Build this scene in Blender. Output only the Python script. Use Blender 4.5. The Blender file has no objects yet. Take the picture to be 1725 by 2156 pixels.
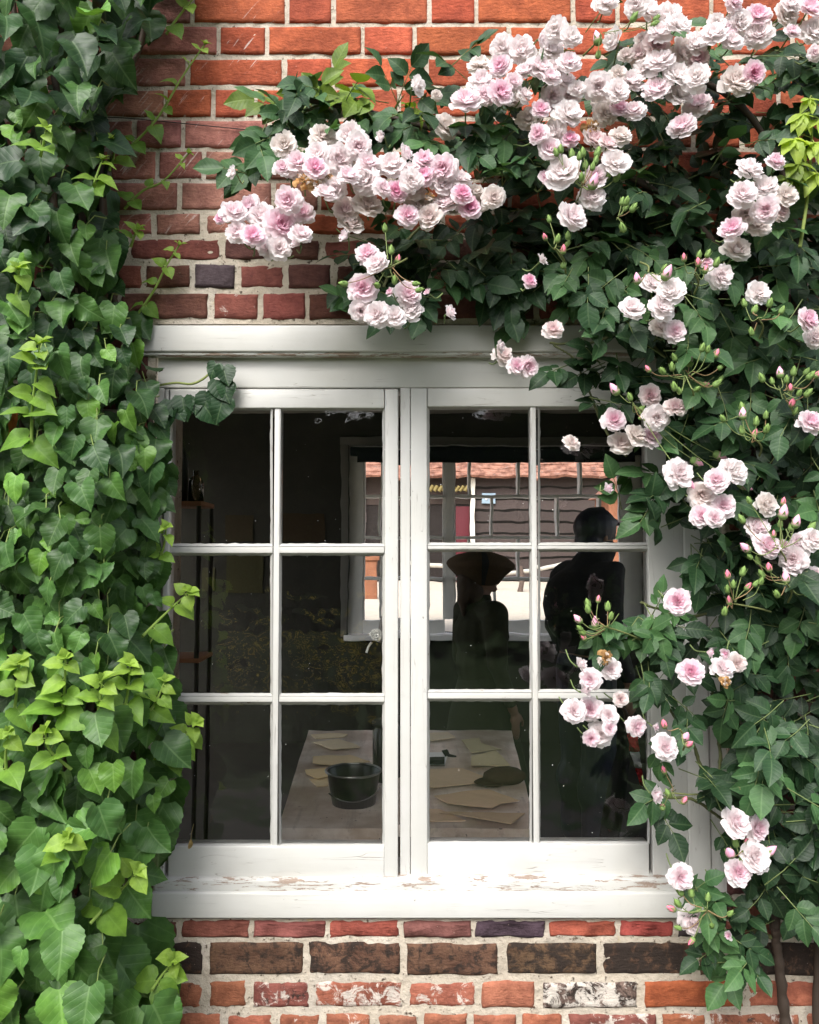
import bpy, bmesh, math
import numpy as np
from mathutils import Vector, Matrix

# ------------------------------------------------------------------ camera, world, sun, exposure
SC = bpy.context.scene
COL = SC.collection
F, CX, CY, PITCH = 1660.0, 862.5, 1078.0, math.radians(2.86)   # measured on the photograph at 1725 x 2156
CAM = np.array([0.0, -1.82, 1.6])
cd = bpy.data.cameras.new('camera'); cam = bpy.data.objects.new('camera', cd); COL.objects.link(cam)
cam.location = CAM; cam.rotation_euler = (math.radians(90) + PITCH, 0, 0)
cd.sensor_fit = 'HORIZONTAL'; cd.sensor_width = 36; cd.lens = 36 * F / 1725; cd.clip_start = .05; cd.clip_end = 500
SC.camera = cam
SUN_EL, SUN_AZ = math.radians(47), math.radians(200)            # azimuth from +Y, clockwise: behind the camera, a little left
W = bpy.data.worlds.new('World'); SC.world = W; W.use_nodes = True
nt = W.node_tree; nt.nodes.clear()
sky = nt.nodes.new('ShaderNodeTexSky'); sky.sky_type = 'NISHITA'; sky.sun_disc = False
sky.sun_elevation = SUN_EL; sky.sun_rotation = SUN_AZ; sky.dust_density = 4; sky.air_density = 1.0; sky.ozone_density = 1
hs = nt.nodes.new('ShaderNodeHueSaturation'); hs.inputs['Saturation'].default_value = .42     # thin overcast
bg = nt.nodes.new('ShaderNodeBackground'); bg.inputs['Strength'].default_value = .14
wo = nt.nodes.new('ShaderNodeOutputWorld')
nt.links.new(sky.outputs[0], hs.inputs['Color']); nt.links.new(hs.outputs[0], bg.inputs[0]); nt.links.new(bg.outputs[0], wo.inputs[0])
sl = bpy.data.lights.new('sun', 'SUN'); sl.energy = 1.2; sl.angle = math.radians(32); sl.color = (1, .985, .96)
so = bpy.data.objects.new('sun', sl); COL.objects.link(so)
sd = Vector((math.sin(SUN_AZ) * math.cos(SUN_EL), math.cos(SUN_AZ) * math.cos(SUN_EL), math.sin(SUN_EL)))
so.rotation_euler = sd.to_track_quat('Z', 'Y').to_euler()
SC.view_settings.view_transform = 'Standard'; SC.view_settings.look = 'None'
SC.view_settings.exposure = 1.34; SC.view_settings.gamma = 1; SC.view_settings.use_curve_mapping = False
SC.render.engine = 'CYCLES'
SC.cycles.use_denoising = True
SC.cycles.max_bounces = 10; SC.cycles.transparent_max_bounces = 16; SC.cycles.diffuse_bounces = 5; SC.cycles.glossy_bounces = 4
SC.cycles.caustics_reflective = False

# ------------------------------------------------------------------ helpers
def P(px, py, Y=0.0):
    """photo pixel (1725 x 2156) -> point on the upright plane y = Y"""
    px = np.asarray(px, float); py = np.asarray(py, float); Y = np.asarray(Y, float)
    v = py - CY
    dx = px - CX; dy = F * math.cos(PITCH) + v * math.sin(PITCH); dz = F * math.sin(PITCH) - v * math.cos(PITCH)
    t = (Y - CAM[1]) / dy
    return np.stack(np.broadcast_arrays(dx * t, Y, CAM[2] + dz * t), -1)
def PZ(px, py, z):
    v = py - CY
    dx = px - CX; dy = F * math.cos(PITCH) + v * math.sin(PITCH); dz = F * math.sin(PITCH) - v * math.cos(PITCH)
    t = (z - CAM[2]) / dz
    return np.array([dx * t, CAM[1] + dy * t, z])
def S(Y): return (Y + 1.82) / F            # metres per photo pixel at depth Y
def nrm(a): return a / np.maximum(np.linalg.norm(a, axis=-1, keepdims=True), 1e-9)

def tag(o, label=None, cat=None, group=None, kind=None):
    if label: o['label'] = label
    if cat: o['category'] = cat
    if group: o['group'] = group
    if kind: o['kind'] = kind
    return o
def empty(name, loc=(0, 0, 0), parent=None):
    o = bpy.data.objects.new(name, None); COL.objects.link(o); o.location = loc; o.empty_display_size = .05
    if parent: o.parent = parent
    return o
def put(name, me, parent=None, loc=None):
    o = bpy.data.objects.new(name, me); COL.objects.link(o)
    if parent:
        o.parent = parent
        w = Vector((0, 0, 0)); q = parent
        while q: w += q.location; q = q.parent
        o.location = Vector(loc if loc is not None else (0, 0, 0)) - w
    elif loc is not None: o.location = loc
    return o

class Mass:
    """collects many pieces of ONE object (leaves of a plant, petals of a bloom) in world coordinates"""
    def __init__(s): s.V = []; s.Fq = []; s.C = []; s.U = []; s.n = 0; s.M = []
    def add(s, V, Fq, C=(1, 1, 1, 1), U=None, mat=0):
        V = np.asarray(V, float).reshape(-1, 3); n = len(V)
        C = np.asarray(C, float)
        if C.ndim == 1: C = np.tile(C, (n, 1))
        C = C.reshape(n, -1)
        if C.shape[1] == 3: C = np.hstack([C, np.ones((n, 1))])
        U = np.zeros((n, 2)) if U is None else np.asarray(U, float).reshape(n, 2)
        Fq = np.asarray(Fq, int)
        s.V.append(V); s.C.append(C); s.U.append(U); s.Fq.append(Fq + s.n); s.M.append(np.full(len(Fq), mat)); s.n += n
    def mesh(s, name, mats, smooth=True, origin=None):
        V = np.vstack(s.V); C = np.vstack(s.C); U = np.vstack(s.U)
        if origin is not None: V = V - np.asarray(origin)
        me = bpy.data.meshes.new(name)
        tot = [len(f) * f.shape[1] for f in s.Fq]
        me.vertices.add(len(V)); me.vertices.foreach_set('co', V.astype(np.float32).ravel())
        me.loops.add(sum(tot)); me.loops.foreach_set('vertex_index', np.concatenate([f.ravel() for f in s.Fq]).astype(np.int32))
        lt = np.concatenate([np.full(len(f), f.shape[1]) for f in s.Fq]); ls = np.concatenate([[0], np.cumsum(lt)[:-1]])
        me.polygons.add(len(lt)); me.polygons.foreach_set('loop_start', ls.astype(np.int32)); me.polygons.foreach_set('loop_total', lt.astype(np.int32))
        for m in (mats if isinstance(mats, (list, tuple)) else [mats]): me.materials.append(m)
        me.polygons.foreach_set('material_index', np.concatenate(s.M).astype(np.int32))
        me.polygons.foreach_set('use_smooth', np.full(len(lt), smooth))
        a = me.attributes.new('col', 'FLOAT_COLOR', 'POINT'); a.data.foreach_set('color', C.astype(np.float32).ravel())
        a = me.attributes.new('luv', 'FLOAT2', 'POINT'); a.data.foreach_set('vector', U.astype(np.float32).ravel())
        me.update(); me.validate(); return me
    def build(s, name, mats, parent=None, smooth=True, origin=None):
        if origin is None: origin = np.vstack(s.V).mean(0)
        return put(name, s.mesh(name, mats, smooth, origin), parent, origin)

def grid_faces(nr, nc):
    i = np.arange(nr - 1)[:, None] * nc + np.arange(nc - 1)[None]
    i = i.ravel(); return np.stack([i, i + 1, i + nc + 1, i + nc], 1)

def tube(m, pts, r, k=6, col=(1, 1, 1), mat=0):
    pts = np.asarray(pts, float); n = len(pts)
    r = np.broadcast_to(np.asarray(r, float), (n,)) if np.ndim(r) < 1 or len(np.atleast_1d(r)) == n else np.linspace(r[0], r[-1], n)
    T = nrm(np.gradient(pts, axis=0)); ref = np.array([.31, .2, .93])
    if abs(T.mean(0) @ ref) > .85: ref = np.array([.9, -.3, .1])
    A = nrm(np.cross(T, ref)); B = np.cross(T, A)
    a = np.arange(k) * 2 * math.pi / k
    V = pts[:, None] + r[:, None, None] * (np.cos(a)[None, :, None] * A[:, None] + np.sin(a)[None, :, None] * B[:, None])
    i = np.arange(n - 1)[:, None] * k; j = np.arange(k)[None]; j2 = (j + 1) % k
    Fq = np.stack([i + j, i + j2, i + k + j2, i + k + j], -1).reshape(-1, 4)
    m.add(V, Fq, col, mat=mat)
    m.add(V[[0, -1]].reshape(-1, 3), np.array([list(range(k))[::-1], [k + q for q in range(k)]]), col, mat=mat)
def smoothline(pts, n=24):
    """Catmull-Rom through the points"""
    p = np.asarray(pts, float); p = np.vstack([2 * p[0] - p[1], p, 2 * p[-1] - p[-2]])
    t = np.linspace(0, len(p) - 3 - 1e-6, n); i = t.astype(int); f = (t - i)[:, None]
    a, b, c, d = p[i], p[i + 1], p[i + 2], p[i + 3]
    return .5 * (2 * b + (c - a) * f + (2 * a - 5 * b + 4 * c - d) * f ** 2 + (3 * b - a - 3 * c + d) * f ** 3)
def box(m, x0, x1, y0, y1, z0, z1, col=(1, 1, 1), bev=0.0, mat=0, inset=(0, 0)):
    """bevelled box; inset narrows the front (y0) face in x and z"""
    bm = bmesh.new(); bmesh.ops.create_cube(bm, size=1)
    for v in bm.verts:
        f = v.co.y < 0
        ix = inset[0] if f else 0; iz = inset[1] if f else 0
        v.co = ((x0 + ix if v.co.x < 0 else x1 - ix), (y0 if f else y1), (z0 + iz if v.co.z < 0 else z1 - iz))
    if bev: bmesh.ops.bevel(bm, geom=bm.edges[:], offset=bev, segments=2, affect='EDGES', profile=.6)
    bm.verts.index_update(); bm.faces.ensure_lookup_table()
    V = np.array([v.co[:] for v in bm.verts]); by = {}
    for f in bm.faces: by.setdefault(len(f.verts), []).append([v.index for v in f.verts])
    first = True
    for k, fs in by.items():
        if first: m.add(V, fs, col, mat=mat); base = m.n - len(V); first = False
        else:
            m.V.append(np.zeros((0, 3))); m.C.append(np.zeros((0, 4))); m.U.append(np.zeros((0, 2)))
            m.Fq.append(np.array(fs) + base); m.M.append(np.full(len(fs), mat))
    bm.free()
def prism(m, poly, z0, z1, col=(1, 1, 1), axis='z', mat=0):
    """thick polygon: poly of (a, b) pairs extruded along axis"""
    n = len(poly); V = []
    for z in (z0, z1):
        for a, b in poly: V.append((a, b, z) if axis == 'z' else ((a, z, b) if axis == 'y' else (z, a, b)))
    m.add(V, np.array([[i, (i + 1) % n, n + (i + 1) % n, n + i] for i in range(n)]), col, mat=mat)
    m.add(V, np.array([list(range(n))[::-1], list(range(n, 2 * n))]), col, mat=mat)
def lathe(m, prof, c, k=28, col=(1, 1, 1), mat=0, wob=None):
    prof = np.asarray(prof, float); a = np.arange(k) * 2 * math.pi / k; n = len(prof)
    R = prof[:, 0][:, None] * np.ones(k)
    if wob is not None: R = R * (1 + wob * np.sin(2 * a + 1)[None])
    V = np.stack([R * np.cos(a), R * np.sin(a), prof[:, 1][:, None] * np.ones(k)], -1) + np.asarray(c)
    i = np.arange(n - 1)[:, None] * k; j = np.arange(k)[None]; j2 = (j + 1) % k
    m.add(V, np.stack([i + j, i + j2, i + k + j2, i + k + j], -1).reshape(-1, 4), col, mat=mat)
def inpoly(x, y, poly):
    poly = np.asarray(poly, float); r = np.zeros(len(x), bool); j = len(poly) - 1
    for i in range(len(poly)):
        xi, yi = poly[i]; xj, yj = poly[j]
        r ^= ((yi > y) != (yj > y)) & (x < (xj - xi) * (y - yi) / (yj - yi + 1e-12) + xi); j = i
    return r
def scatter(rs, poly, n):
    p = np.asarray(poly, float); lo, hi = p.min(0), p.max(0); out = np.zeros((0, 2))
    while len(out) < n:
        q = lo + rs.rand(n * 2, 2) * (hi - lo); q = q[inpoly(q[:, 0], q[:, 1], p)]; out = np.vstack([out, q])
    return out[:n]

# ------------------------------------------------------------------ materials
class NT:
    def __init__(s, name):
        s.m = bpy.data.materials.new(name); s.m.use_nodes = True; s.t = s.m.node_tree; s.t.nodes.clear()
        s.out = s.n('ShaderNodeOutputMaterial')
    def n(s, typ, **kw):
        o = s.t.nodes.new(typ)
        for k, v in kw.items(): setattr(o, k, v)
        return o
    def set(s, sock, v):
        if hasattr(v, 'is_output'): s.t.links.new(v, sock)
        elif v is not None:
            if isinstance(v, tuple) and len(v) == 3 and sock.type == 'RGBA': v = v + (1,)
            sock.default_value = v
    def pos(s): return s.n('ShaderNodeNewGeometry').outputs['Position']
    def map(s, v, scale=(1, 1, 1), rot=(0, 0, 0)):
        o = s.n('ShaderNodeMapping'); s.set(o.inputs['Vector'], v); o.inputs['Scale'].default_value = scale; o.inputs['Rotation'].default_value = rot
        return o.outputs[0]
    def noise(s, v, scale, detail=4, rough=.55, dist=0):
        o = s.n('ShaderNodeTexNoise'); s.set(o.inputs['Vector'], v); s.set(o.inputs['Scale'], scale)
        o.inputs['Detail'].default_value = detail; o.inputs['Roughness'].default_value = rough; o.inputs['Distortion'].default_value = dist
        return o.outputs[0]
    def ramp(s, v, lo, hi, a=0., b=1.):
        o = s.n('ShaderNodeMapRange'); o.interpolation_type = 'SMOOTHSTEP'
        for k, x in zip(('Value', 'From Min', 'From Max', 'To Min', 'To Max'), (v, lo, hi, a, b)): s.set(o.inputs[k], x)
        return o.outputs[0]
    def math(s, op, a, b=None, c=None):
        o = s.n('ShaderNodeMath', operation=op)
        for i, x in enumerate((a, b, c)):
            if x is not None: s.set(o.inputs[i], x)
        return o.outputs[0]
    def mix(s, f, a, b, mode='MIX'):
        o = s.n('ShaderNodeMix', data_type='RGBA', blend_type=mode); o.clamp_factor = True
        s.set(o.inputs[0], f); s.set(o.inputs[6], a); s.set(o.inputs[7], b); return o.outputs[2]
    def attr(s, name, out='Color'): return s.n('ShaderNodeAttribute', attribute_name=name).outputs[out]
    def bump(s, h, strength, dist=.004, normal=None):
        o = s.n('ShaderNodeBump'); s.set(o.inputs['Height'], h); o.inputs['Strength'].default_value = strength; o.inputs['Distance'].default_value = dist
        if normal: s.set(o.inputs['Normal'], normal)
        return o.outputs[0]
    def bsdf(s, col, rough=.6, spec=.5, normal=None, **kw):
        o = s.n('ShaderNodeBsdfPrincipled'); s.set(o.inputs['Base Color'], col); s.set(o.inputs['Roughness'], rough); s.set(o.inputs['Specular IOR Level'], spec)
        if normal: s.set(o.inputs['Normal'], normal)
        for k, v in kw.items(): s.set(o.inputs[k.replace('_', ' ')], v)
        return o.outputs[0]
    def mixsh(s, f, a, b):
        o = s.n('ShaderNodeMixShader'); s.set(o.inputs[0], f); s.set(o.inputs[1], a); s.set(o.inputs[2], b); return o.outputs[0]
    def done(s, sh): s.t.links.new(sh, s.out.inputs[0]); return s.m

def mat_simple(name, col, rough=.7, var=.25, scale=20, bump=0, spec=.4, metal=0):
    t = NT(name); p = t.pos(); n = t.noise(p, scale, 6)
    c = t.mix(n, tuple(x * (1 - var) for x in col), tuple(min(1, x * (1 + var)) for x in col))
    nm = t.bump(t.noise(p, scale * 4, 5), bump) if bump else None
    return t.done(t.bsdf(c, rough, spec, nm, Metallic=float(metal)))

def mat_brick():
    t = NT('brick'); p = t.pos(); col = t.attr('col'); al = t.attr('col', 'Alpha')
    luv = t.attr('luv', 'Vector'); sep = t.n('ShaderNodeSeparateXYZ'); t.set(sep.inputs[0], luv); lime, scar = sep.outputs[0], sep.outputs[1]
    n1 = t.noise(p, 14, 8, .65); n2 = t.noise(p, 70, 6, .7); n3 = t.noise(p, 6, 3)
    c = t.mix(t.ramp(n1, .3, .7), t.mix(1., col, (.60, .56, .58), 'MULTIPLY'), t.mix(1., col, (1.3, 1.32, 1.3), 'MULTIPLY'))
    c = t.mix(t.ramp(n2, .35, .75, 0, .5), c, t.mix(1., col, (.5, .42, .42), 'MULTIPLY'))
    # soot and moss mottling: only where the brick's own dirt value is high
    d = t.noise(p, 34, 8, .72, .4); dm = t.math('ADD', d, t.math('MULTIPLY', n3, .22))
    dirt = t.ramp(t.math('ADD', dm, t.math('MULTIPLY', al, .52)), .92, 1.06)
    c = t.mix(t.math('MULTIPLY', dirt, .93), c, (.022, .016, .013))
    # lime smears
    l = t.noise(p, 26, 9, .75, .6); lm = t.ramp(t.math('ADD', l, t.math('MULTIPLY', lime, .38)), .83, .90)
    c = t.mix(t.math('MULTIPLY', lm, .85), c, (.58, .53, .47))
    # pale diagonal trails left by old stems
    ps = t.map(t.map(p, (1, 1, 1), (0, math.radians(-38), 0)), (110, 60, 11)); sc = t.noise(ps, 1, 4, .6)
    ps2 = t.noise(p, 9, 2); sm = t.ramp(t.math('ADD', sc, t.math('MULTIPLY', scar, .30)), .84, .92)
    c = t.mix(t.math('MULTIPLY', t.math('MULTIPLY', sm, .75), t.ramp(ps2, .38, .6)), c, (.6, .5, .46))
    # small pale flecks and pits
    fl = t.noise(p, 150, 2); c = t.mix(t.ramp(fl, .74, .78, 0, .5), c, (.55, .42, .35))
    h = t.math('ADD', t.math('MULTIPLY', n1, .6), t.math('ADD', t.math('MULTIPLY', n2, .5), t.math('MULTIPLY', t.noise(t.map(p, (1, 1, 3)), 60, 4), .35)))
    return t.done(t.bsdf(c, .88, .25, t.bump(h, .95, .008)))
def mat_mortar():
    t = NT('mortar'); p = t.pos(); n1 = t.noise(p, 30, 8, .7); n2 = t.noise(p, 90, 5); z = t.n('ShaderNodeSeparateXYZ'); t.set(z.inputs[0], p)
    c = t.mix(n1, (.29, .24, .18), (.66, .59, .49))
    c = t.mix(t.ramp(t.noise(p, 7, 5), .45, .7, 0, .55), c, (.66, .61, .55))
    c = t.mix(t.ramp(n2, .60, .72), c, (.08, .06, .045)); c = t.mix(t.ramp(t.noise(p, 3.5, 6, .7), .5, .72, 0, .5), c, (.2, .155, .11))
    c = t.mix(t.ramp(t.noise(p, 12, 6, .7, 1.), .64, .72, 0, .45), c, (.5, .36, .12))
    h = t.math('ADD', n1, t.math('MULTIPLY', n2, .6))
    return t.done(t.bsdf(c, .95, .15, t.bump(h, 1., .008)))
def mat_paint(name, axis, wear, tint=(.55, .546, .525)):
    """old white gloss paint: grain along axis, hairline cracks, flaking where wear is high; vertex alpha < 1 adds wear"""
    t = NT(name); p = t.pos(); al = t.attr('col', 'Alpha')
    st = (5, 60, 90) if axis == 'x' else (90, 60, 5)
    g = t.noise(t.map(p, st), 1, 5, .6)
    w = t.math('ADD', t.math('MULTIPLY', t.math('SUBTRACT', 1., al), .34), wear)
    f = t.noise(t.map(p, (16, 50, 130) if axis == 'x' else (130, 50, 16)), 1, 8, .72, .3)
    big = t.noise(p, 5, 3); sp = t.noise(p, 40, 6, .7)
    flake = t.ramp(t.math('ADD', t.math('ADD', f, t.math('MULTIPLY', big, .28)), w), .905, .93)
    # hairline cracks across and along
    cr = t.noise(t.map(p, (3, 40, 55) if axis == 'x' else (55, 40, 3)), 1, 2, .5, .5)
    crk = t.ramp(t.math('ABSOLUTE', t.math('SUBTRACT', cr, .5)), 0., .006, 1., 0.)
    crk = t.math('MULTIPLY', crk, t.ramp(t.noise(p, 8, 3), .47, .58))
    c = t.mix(t.ramp(big, .3, .7), tint, tuple(x * y for x, y in zip(tint, (.94, .935, .91))))
    c = t.mix(t.ramp(sp, .55, .8, 0, .35), c, tuple(x * .8 for x in tint))
    wood = t.mix(g, (.17, .12, .09), (.42, .33, .27))
    c = t.mix(flake, c, wood); c = t.mix(t.math('MULTIPLY', crk, .6), c, (.2, .17, .15))
    spk = t.ramp(t.noise(p, 55, 1), .79, .81, 0, .6); c = t.mix(spk, c, (.12, .1, .09))
    h = t.math('ADD', t.math('MULTIPLY', g, .25), t.math('ADD', t.math('MULTIPLY', flake, -.7), t.math('ADD', t.math('MULTIPLY', t.noise(p, 25, 4), .35), t.math('MULTIPLY', crk, -.6))))
    return t.done(t.bsdf(c, t.ramp(flake, 0, 1, .38, .85), .4, t.bump(h, .5, .0025)))
def mat_leaf(name, rough=.42, vein=1., trans=.16, spec=.45, sides=6.):
    t = NT(name); p = t.pos(); col = t.attr('col'); sep = t.n('ShaderNodeSeparateXYZ'); t.set(sep.inputs[0], t.attr('luv', 'Vector'))
    b, a = sep.outputs[0], sep.outputs[1]; ab = t.math('ABSOLUTE', b)
    mid = t.ramp(ab, .015, .075, 1., 0.)
    q = t.math('SUBTRACT', t.math('MULTIPLY', a, sides), t.math('MULTIPLY', ab, 2.2)); fr = t.math('ABSOLUTE', t.math('SUBTRACT', t.math('FRACT', q), .5))
    sv = t.ramp(fr, 0., .1, 1., 0.)
    ve = t.math('MAXIMUM', mid, t.math('MULTIPLY', sv, .55))
    n = t.noise(p, 45, 5, .6); n2 = t.noise(p, 12, 2)
    c = t.mix(t.ramp(n, .3, .7), t.mix(1., col, (.78, .82, .8), 'MULTIPLY'), t.mix(1., col, (1.2, 1.16, 1.1), 'MULTIPLY'))
    c = t.mix(t.math('MULTIPLY', ve, .34 * vein), c, t.mix(.35, t.mix(1., col, (2., 1.8, 1.8), 'MULTIPLY'), (.3, .4, .2)))
    c = t.mix(t.ramp(t.noise(p, 60, 2), .76, .8, 0, .6), c, (.22, .2, .1))
    c = t.mix(t.n('ShaderNodeNewGeometry').outputs['Backfacing'], c, t.mix(1., col, (1.5, 1.35, 1.5), 'MULTIPLY'))
    h = t.math('ADD', t.math('MULTIPLY', ve, -.5), t.math('ADD', t.math('MULTIPLY', t.ramp(fr, .0, .5), .22), t.math('MULTIPLY', n, .6)))
    nm = t.bump(h, .32 * vein, .0022)
    b1 = t.bsdf(c, rough, spec, nm)
    tr = t.n('ShaderNodeBsdfTranslucent'); t.set(tr.inputs[0], t.mix(1., c, (1.5, 1.6, .6), 'MULTIPLY'))
    return t.done(t.mixsh(trans, b1, tr.outputs[0]))
def mat_petal():
    t = NT('petal'); col = t.attr('col'); p = t.pos(); n = t.noise(p, 130, 4)
    sep = t.n('ShaderNodeSeparateXYZ'); t.set(sep.inputs[0], t.attr('luv', 'Vector'))
    st = t.noise(t.map(t.attr('luv', 'Vector'), (16, 1.5, 1)), 1, 3)
    c = t.mix(t.ramp(st, .3, .7), t.mix(1., col, (.93, .9, .91), 'MULTIPLY'), col)
    nm = t.bump(t.math('ADD', st, n), .25, .002)
    b = t.bsdf(c, .55, .25, nm)
    tr = t.n('ShaderNodeBsdfTranslucent'); t.set(tr.inputs[0], c)
    return t.done(t.mixsh(.5, b, tr.outputs[0]))
def mat_vcol(name, rough=.7, var=.2, scale=40, bump=.3, spec=.3):
    t = NT(name); p = t.pos(); col = t.attr('col'); n = t.noise(p, scale, 6, .65)
    c = t.mix(n, t.mix(1., col, (1 - var,) * 3, 'MULTIPLY'), t.mix(1., col, (1 + var,) * 3, 'MULTIPLY'))
    return t.done(t.bsdf(c, rough, spec, t.bump(n, bump, .004) if bump else None))
def mat_glass(name, wav=.35, bend=0):
    t = NT(name); p = t.pos(); n = t.math('ADD', t.noise(t.map(p, (1, 1, .6)), 7, 2, .4), t.math('MULTIPLY', t.noise(p, 19, 1), .25))
    nm = t.bump(n, wav, .02)
    fr = t.n('ShaderNodeFresnel'); fr.inputs[0].default_value = 1.5
    gl = t.n('ShaderNodeBsdfGlossy'); gl.inputs['Roughness'].default_value = .0; t.set(gl.inputs['Normal'], nm)
    if bend:                                          # old drawn glass: slightly uneven, so what is behind it wavers
        tp = t.n('ShaderNodeBsdfRefraction'); tp.inputs['Roughness'].default_value = 0; tp.inputs['IOR'].default_value = bend; t.set(tp.inputs['Normal'], nm)
    else: tp = t.n('ShaderNodeBsdfTransparent')
    tp.inputs[0].default_value = (.96, .97, .96, 1)
    # specks of old paint and dust on the pane
    d = t.n('ShaderNodeBsdfDiffuse'); d.inputs[0].default_value = (.7, .7, .68, 1)
    sp = t.ramp(t.noise(p, 170, 1), .812, .825)
    g = t.mixsh(t.math('MULTIPLY', fr.outputs[0], 1.5), tp.outputs[0], gl.outputs[0])
    return t.done(t.mixsh(sp, g, d.outputs[0]))
M_BRICK, M_MORTAR = mat_brick(), mat_mortar()
M_PX, M_PZ = mat_paint('paint_horizontal', 'x', .0), mat_paint('paint_vertical', 'z', .0)
M_GLASS, M_GLASS2 = mat_glass('old_glass', .35, 1.045), mat_glass('far_glass', .15)
M_LEAF = mat_leaf('climber_leaf', .46, 1., .12, .32); M_RLEAF = mat_leaf('rose_leaf', .5, .8, .14, .3, 7.); M_LIME = mat_leaf('lime_leaf', .5, .6, .3, .3)
M_PETAL = mat_petal(); M_STEM = mat_vcol('stem', .65); M_VC = mat_vcol('painted', .6, .12); M_DARK = mat_vcol('dull', .85, .25, 25)
rs = np.random.RandomState(7)

# ================================================================== the house
house = empty('brick_house', (0, 0, 0))
tag(house, 'old red brick house with a white two-casement window and dark room behind it', 'house')
OP = (318, 1533, 681, 1937)                       # the window opening in photo pixels
# ---- wall: courses traced from the photograph (top, bottom, known joints)
ORANGE = (.35, .082, .038); DULL = (.20, .070, .050); DARK = (.105, .045, .035); BLACK = (.06, .042, .045); BROWN = (.12, .065, .04)
courses = [(-330, -264, [0]), (-264, -198, [150]), (-198, -132, [20]), (-132, -66, [120]), (-82, -16, [304, 504, 604, 804, 904, 1104, 1204, 1404]),
 (-16, 50, [205, 305, 405, 604, 702, 904, 1004, 1208, 1301, 1500]), (50, 117, [459, 561, 764, 873, 1071, 1170]), (117, 183, [395, 597, 701, 899, 1000, 1195, 1291]),
 (183, 248, [449, 537, 738, 840, 1040]), (248, 313, [384, 567, 660, 860]), (313, 379, [330, 429, 625, 720]), (379, 444, [377, 575, 672]), (444, 497, [322, 427, 630]),
 (497, 551, [467, 572, 677, 880]), (551, 611, [302, 405, 500, 602, 702, 805, 905, 1005]), (611, 676, [250, 444, 547, 647, 845, 1023, 1131])]
y = 676
k = 0
while y < 1900:
    h = 64; courses.append((y, y + h, [260 + 100 * (k % 2)])); y += h; k += 1
courses[-1] = (courses[-1][0], 1936, courses[-1][2])
courses += [(1936, 1980, [376, 529, 689, 845, 997, 1153, 1302, 1426]), (1980, 2062, [433, 644, 849, 1057, 1263, 1469, 1533]),
 (2062, 2131, [330, 431, 525, 657, 854, 1007, 1136, 1352, 1571]), (2131, 2205, [370, 471, 581, 680, 787, 887, 990, 1093, 1191]), (2205, 2275, [300, 500]), (2275, 2345, [400]), (2345, 2415, [300]), (2415, 2485, [400]), (2485, 2560, [300]), (2560, 2630, [380]), (2630, 2700, [300])]
def joints(known, lo=-700, hi=2430):
    known = sorted(known); out = list(known); d = 1
    x = known[0]; s = rs.rand() < .5
    while x > lo: x -= (200 if s else 101); s = not s; out.append(x)
    x = known[-1]; s = rs.rand() < .5
    while x < hi: x += (200 if s else 101); s = not s; out.append(x)
    return sorted(out)
wall = Mass()
NU, NV = 13, 7
def brick(px0, px1, py0, py1, col, dirt, lime, scar, gap=4.6, rough=1.):
    xc, yc = (px0 + px1) / 2, (py0 + py1) / 2
    g = gap / 2 * rs.uniform(.75, 1.3, 4)
    x0 = P(px0 + g[0], yc)[0]; x1 = P(px1 - g[1], yc)[0]; z1 = P(xc, py0 + g[2])[2]; z0 = P(xc, py1 - g[3])[2]
    if x1 - x0 < .015: return
    e = .0045 * rough
    def line(a, b, n): return np.concatenate([[a, a + .0012, a + e], np.linspace(a + min(e * 3, .2 * (b - a)), b - min(e * 3, .2 * (b - a)), n - 6), [b - e, b - .0012, b]])
    U, Vv = np.meshgrid(line(x0, x1, NU), line(z0, z1, NV + 1))
    Y = np.zeros_like(U) + rs.uniform(-.002, .0025)
    Y[[0, -1]] = .03; Y[:, [0, -1]] = .03
    r1 = np.zeros_like(Y, bool); r1[[1, -2]] = True; r1[:, [1, -2]] = True; r1[[0, -1]] = False; r1[:, [0, -1]] = False
    Y[r1] += .0045; inner = ~r1; inner[[0, -1]] = False; inner[:, [0, -1]] = False
    Y += rs.normal(0, .0007 * rough, Y.shape)
    ph = rs.rand(8) * 6.28; L = x1 - x0
    U += rough * (.0007 * np.sin(Vv * 130 + ph[0]) + .0004 * np.sin(Vv * 310 + ph[1]))
    Vv += rough * (.0008 * np.sin(U * 50 + ph[2]) + .0003 * np.sin(U * 190 + ph[3]))
    tilt = rs.normal(0, .004); Vv += (U - (x0 + x1) / 2) * tilt
    V = np.stack([U, Y, Vv], -1).reshape(-1, 3); n = len(V)
    wall.add(V, grid_faces(*U.shape), np.tile(list(col) + [dirt], (n, 1)), np.tile([lime, scar], (n, 1)))
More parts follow.
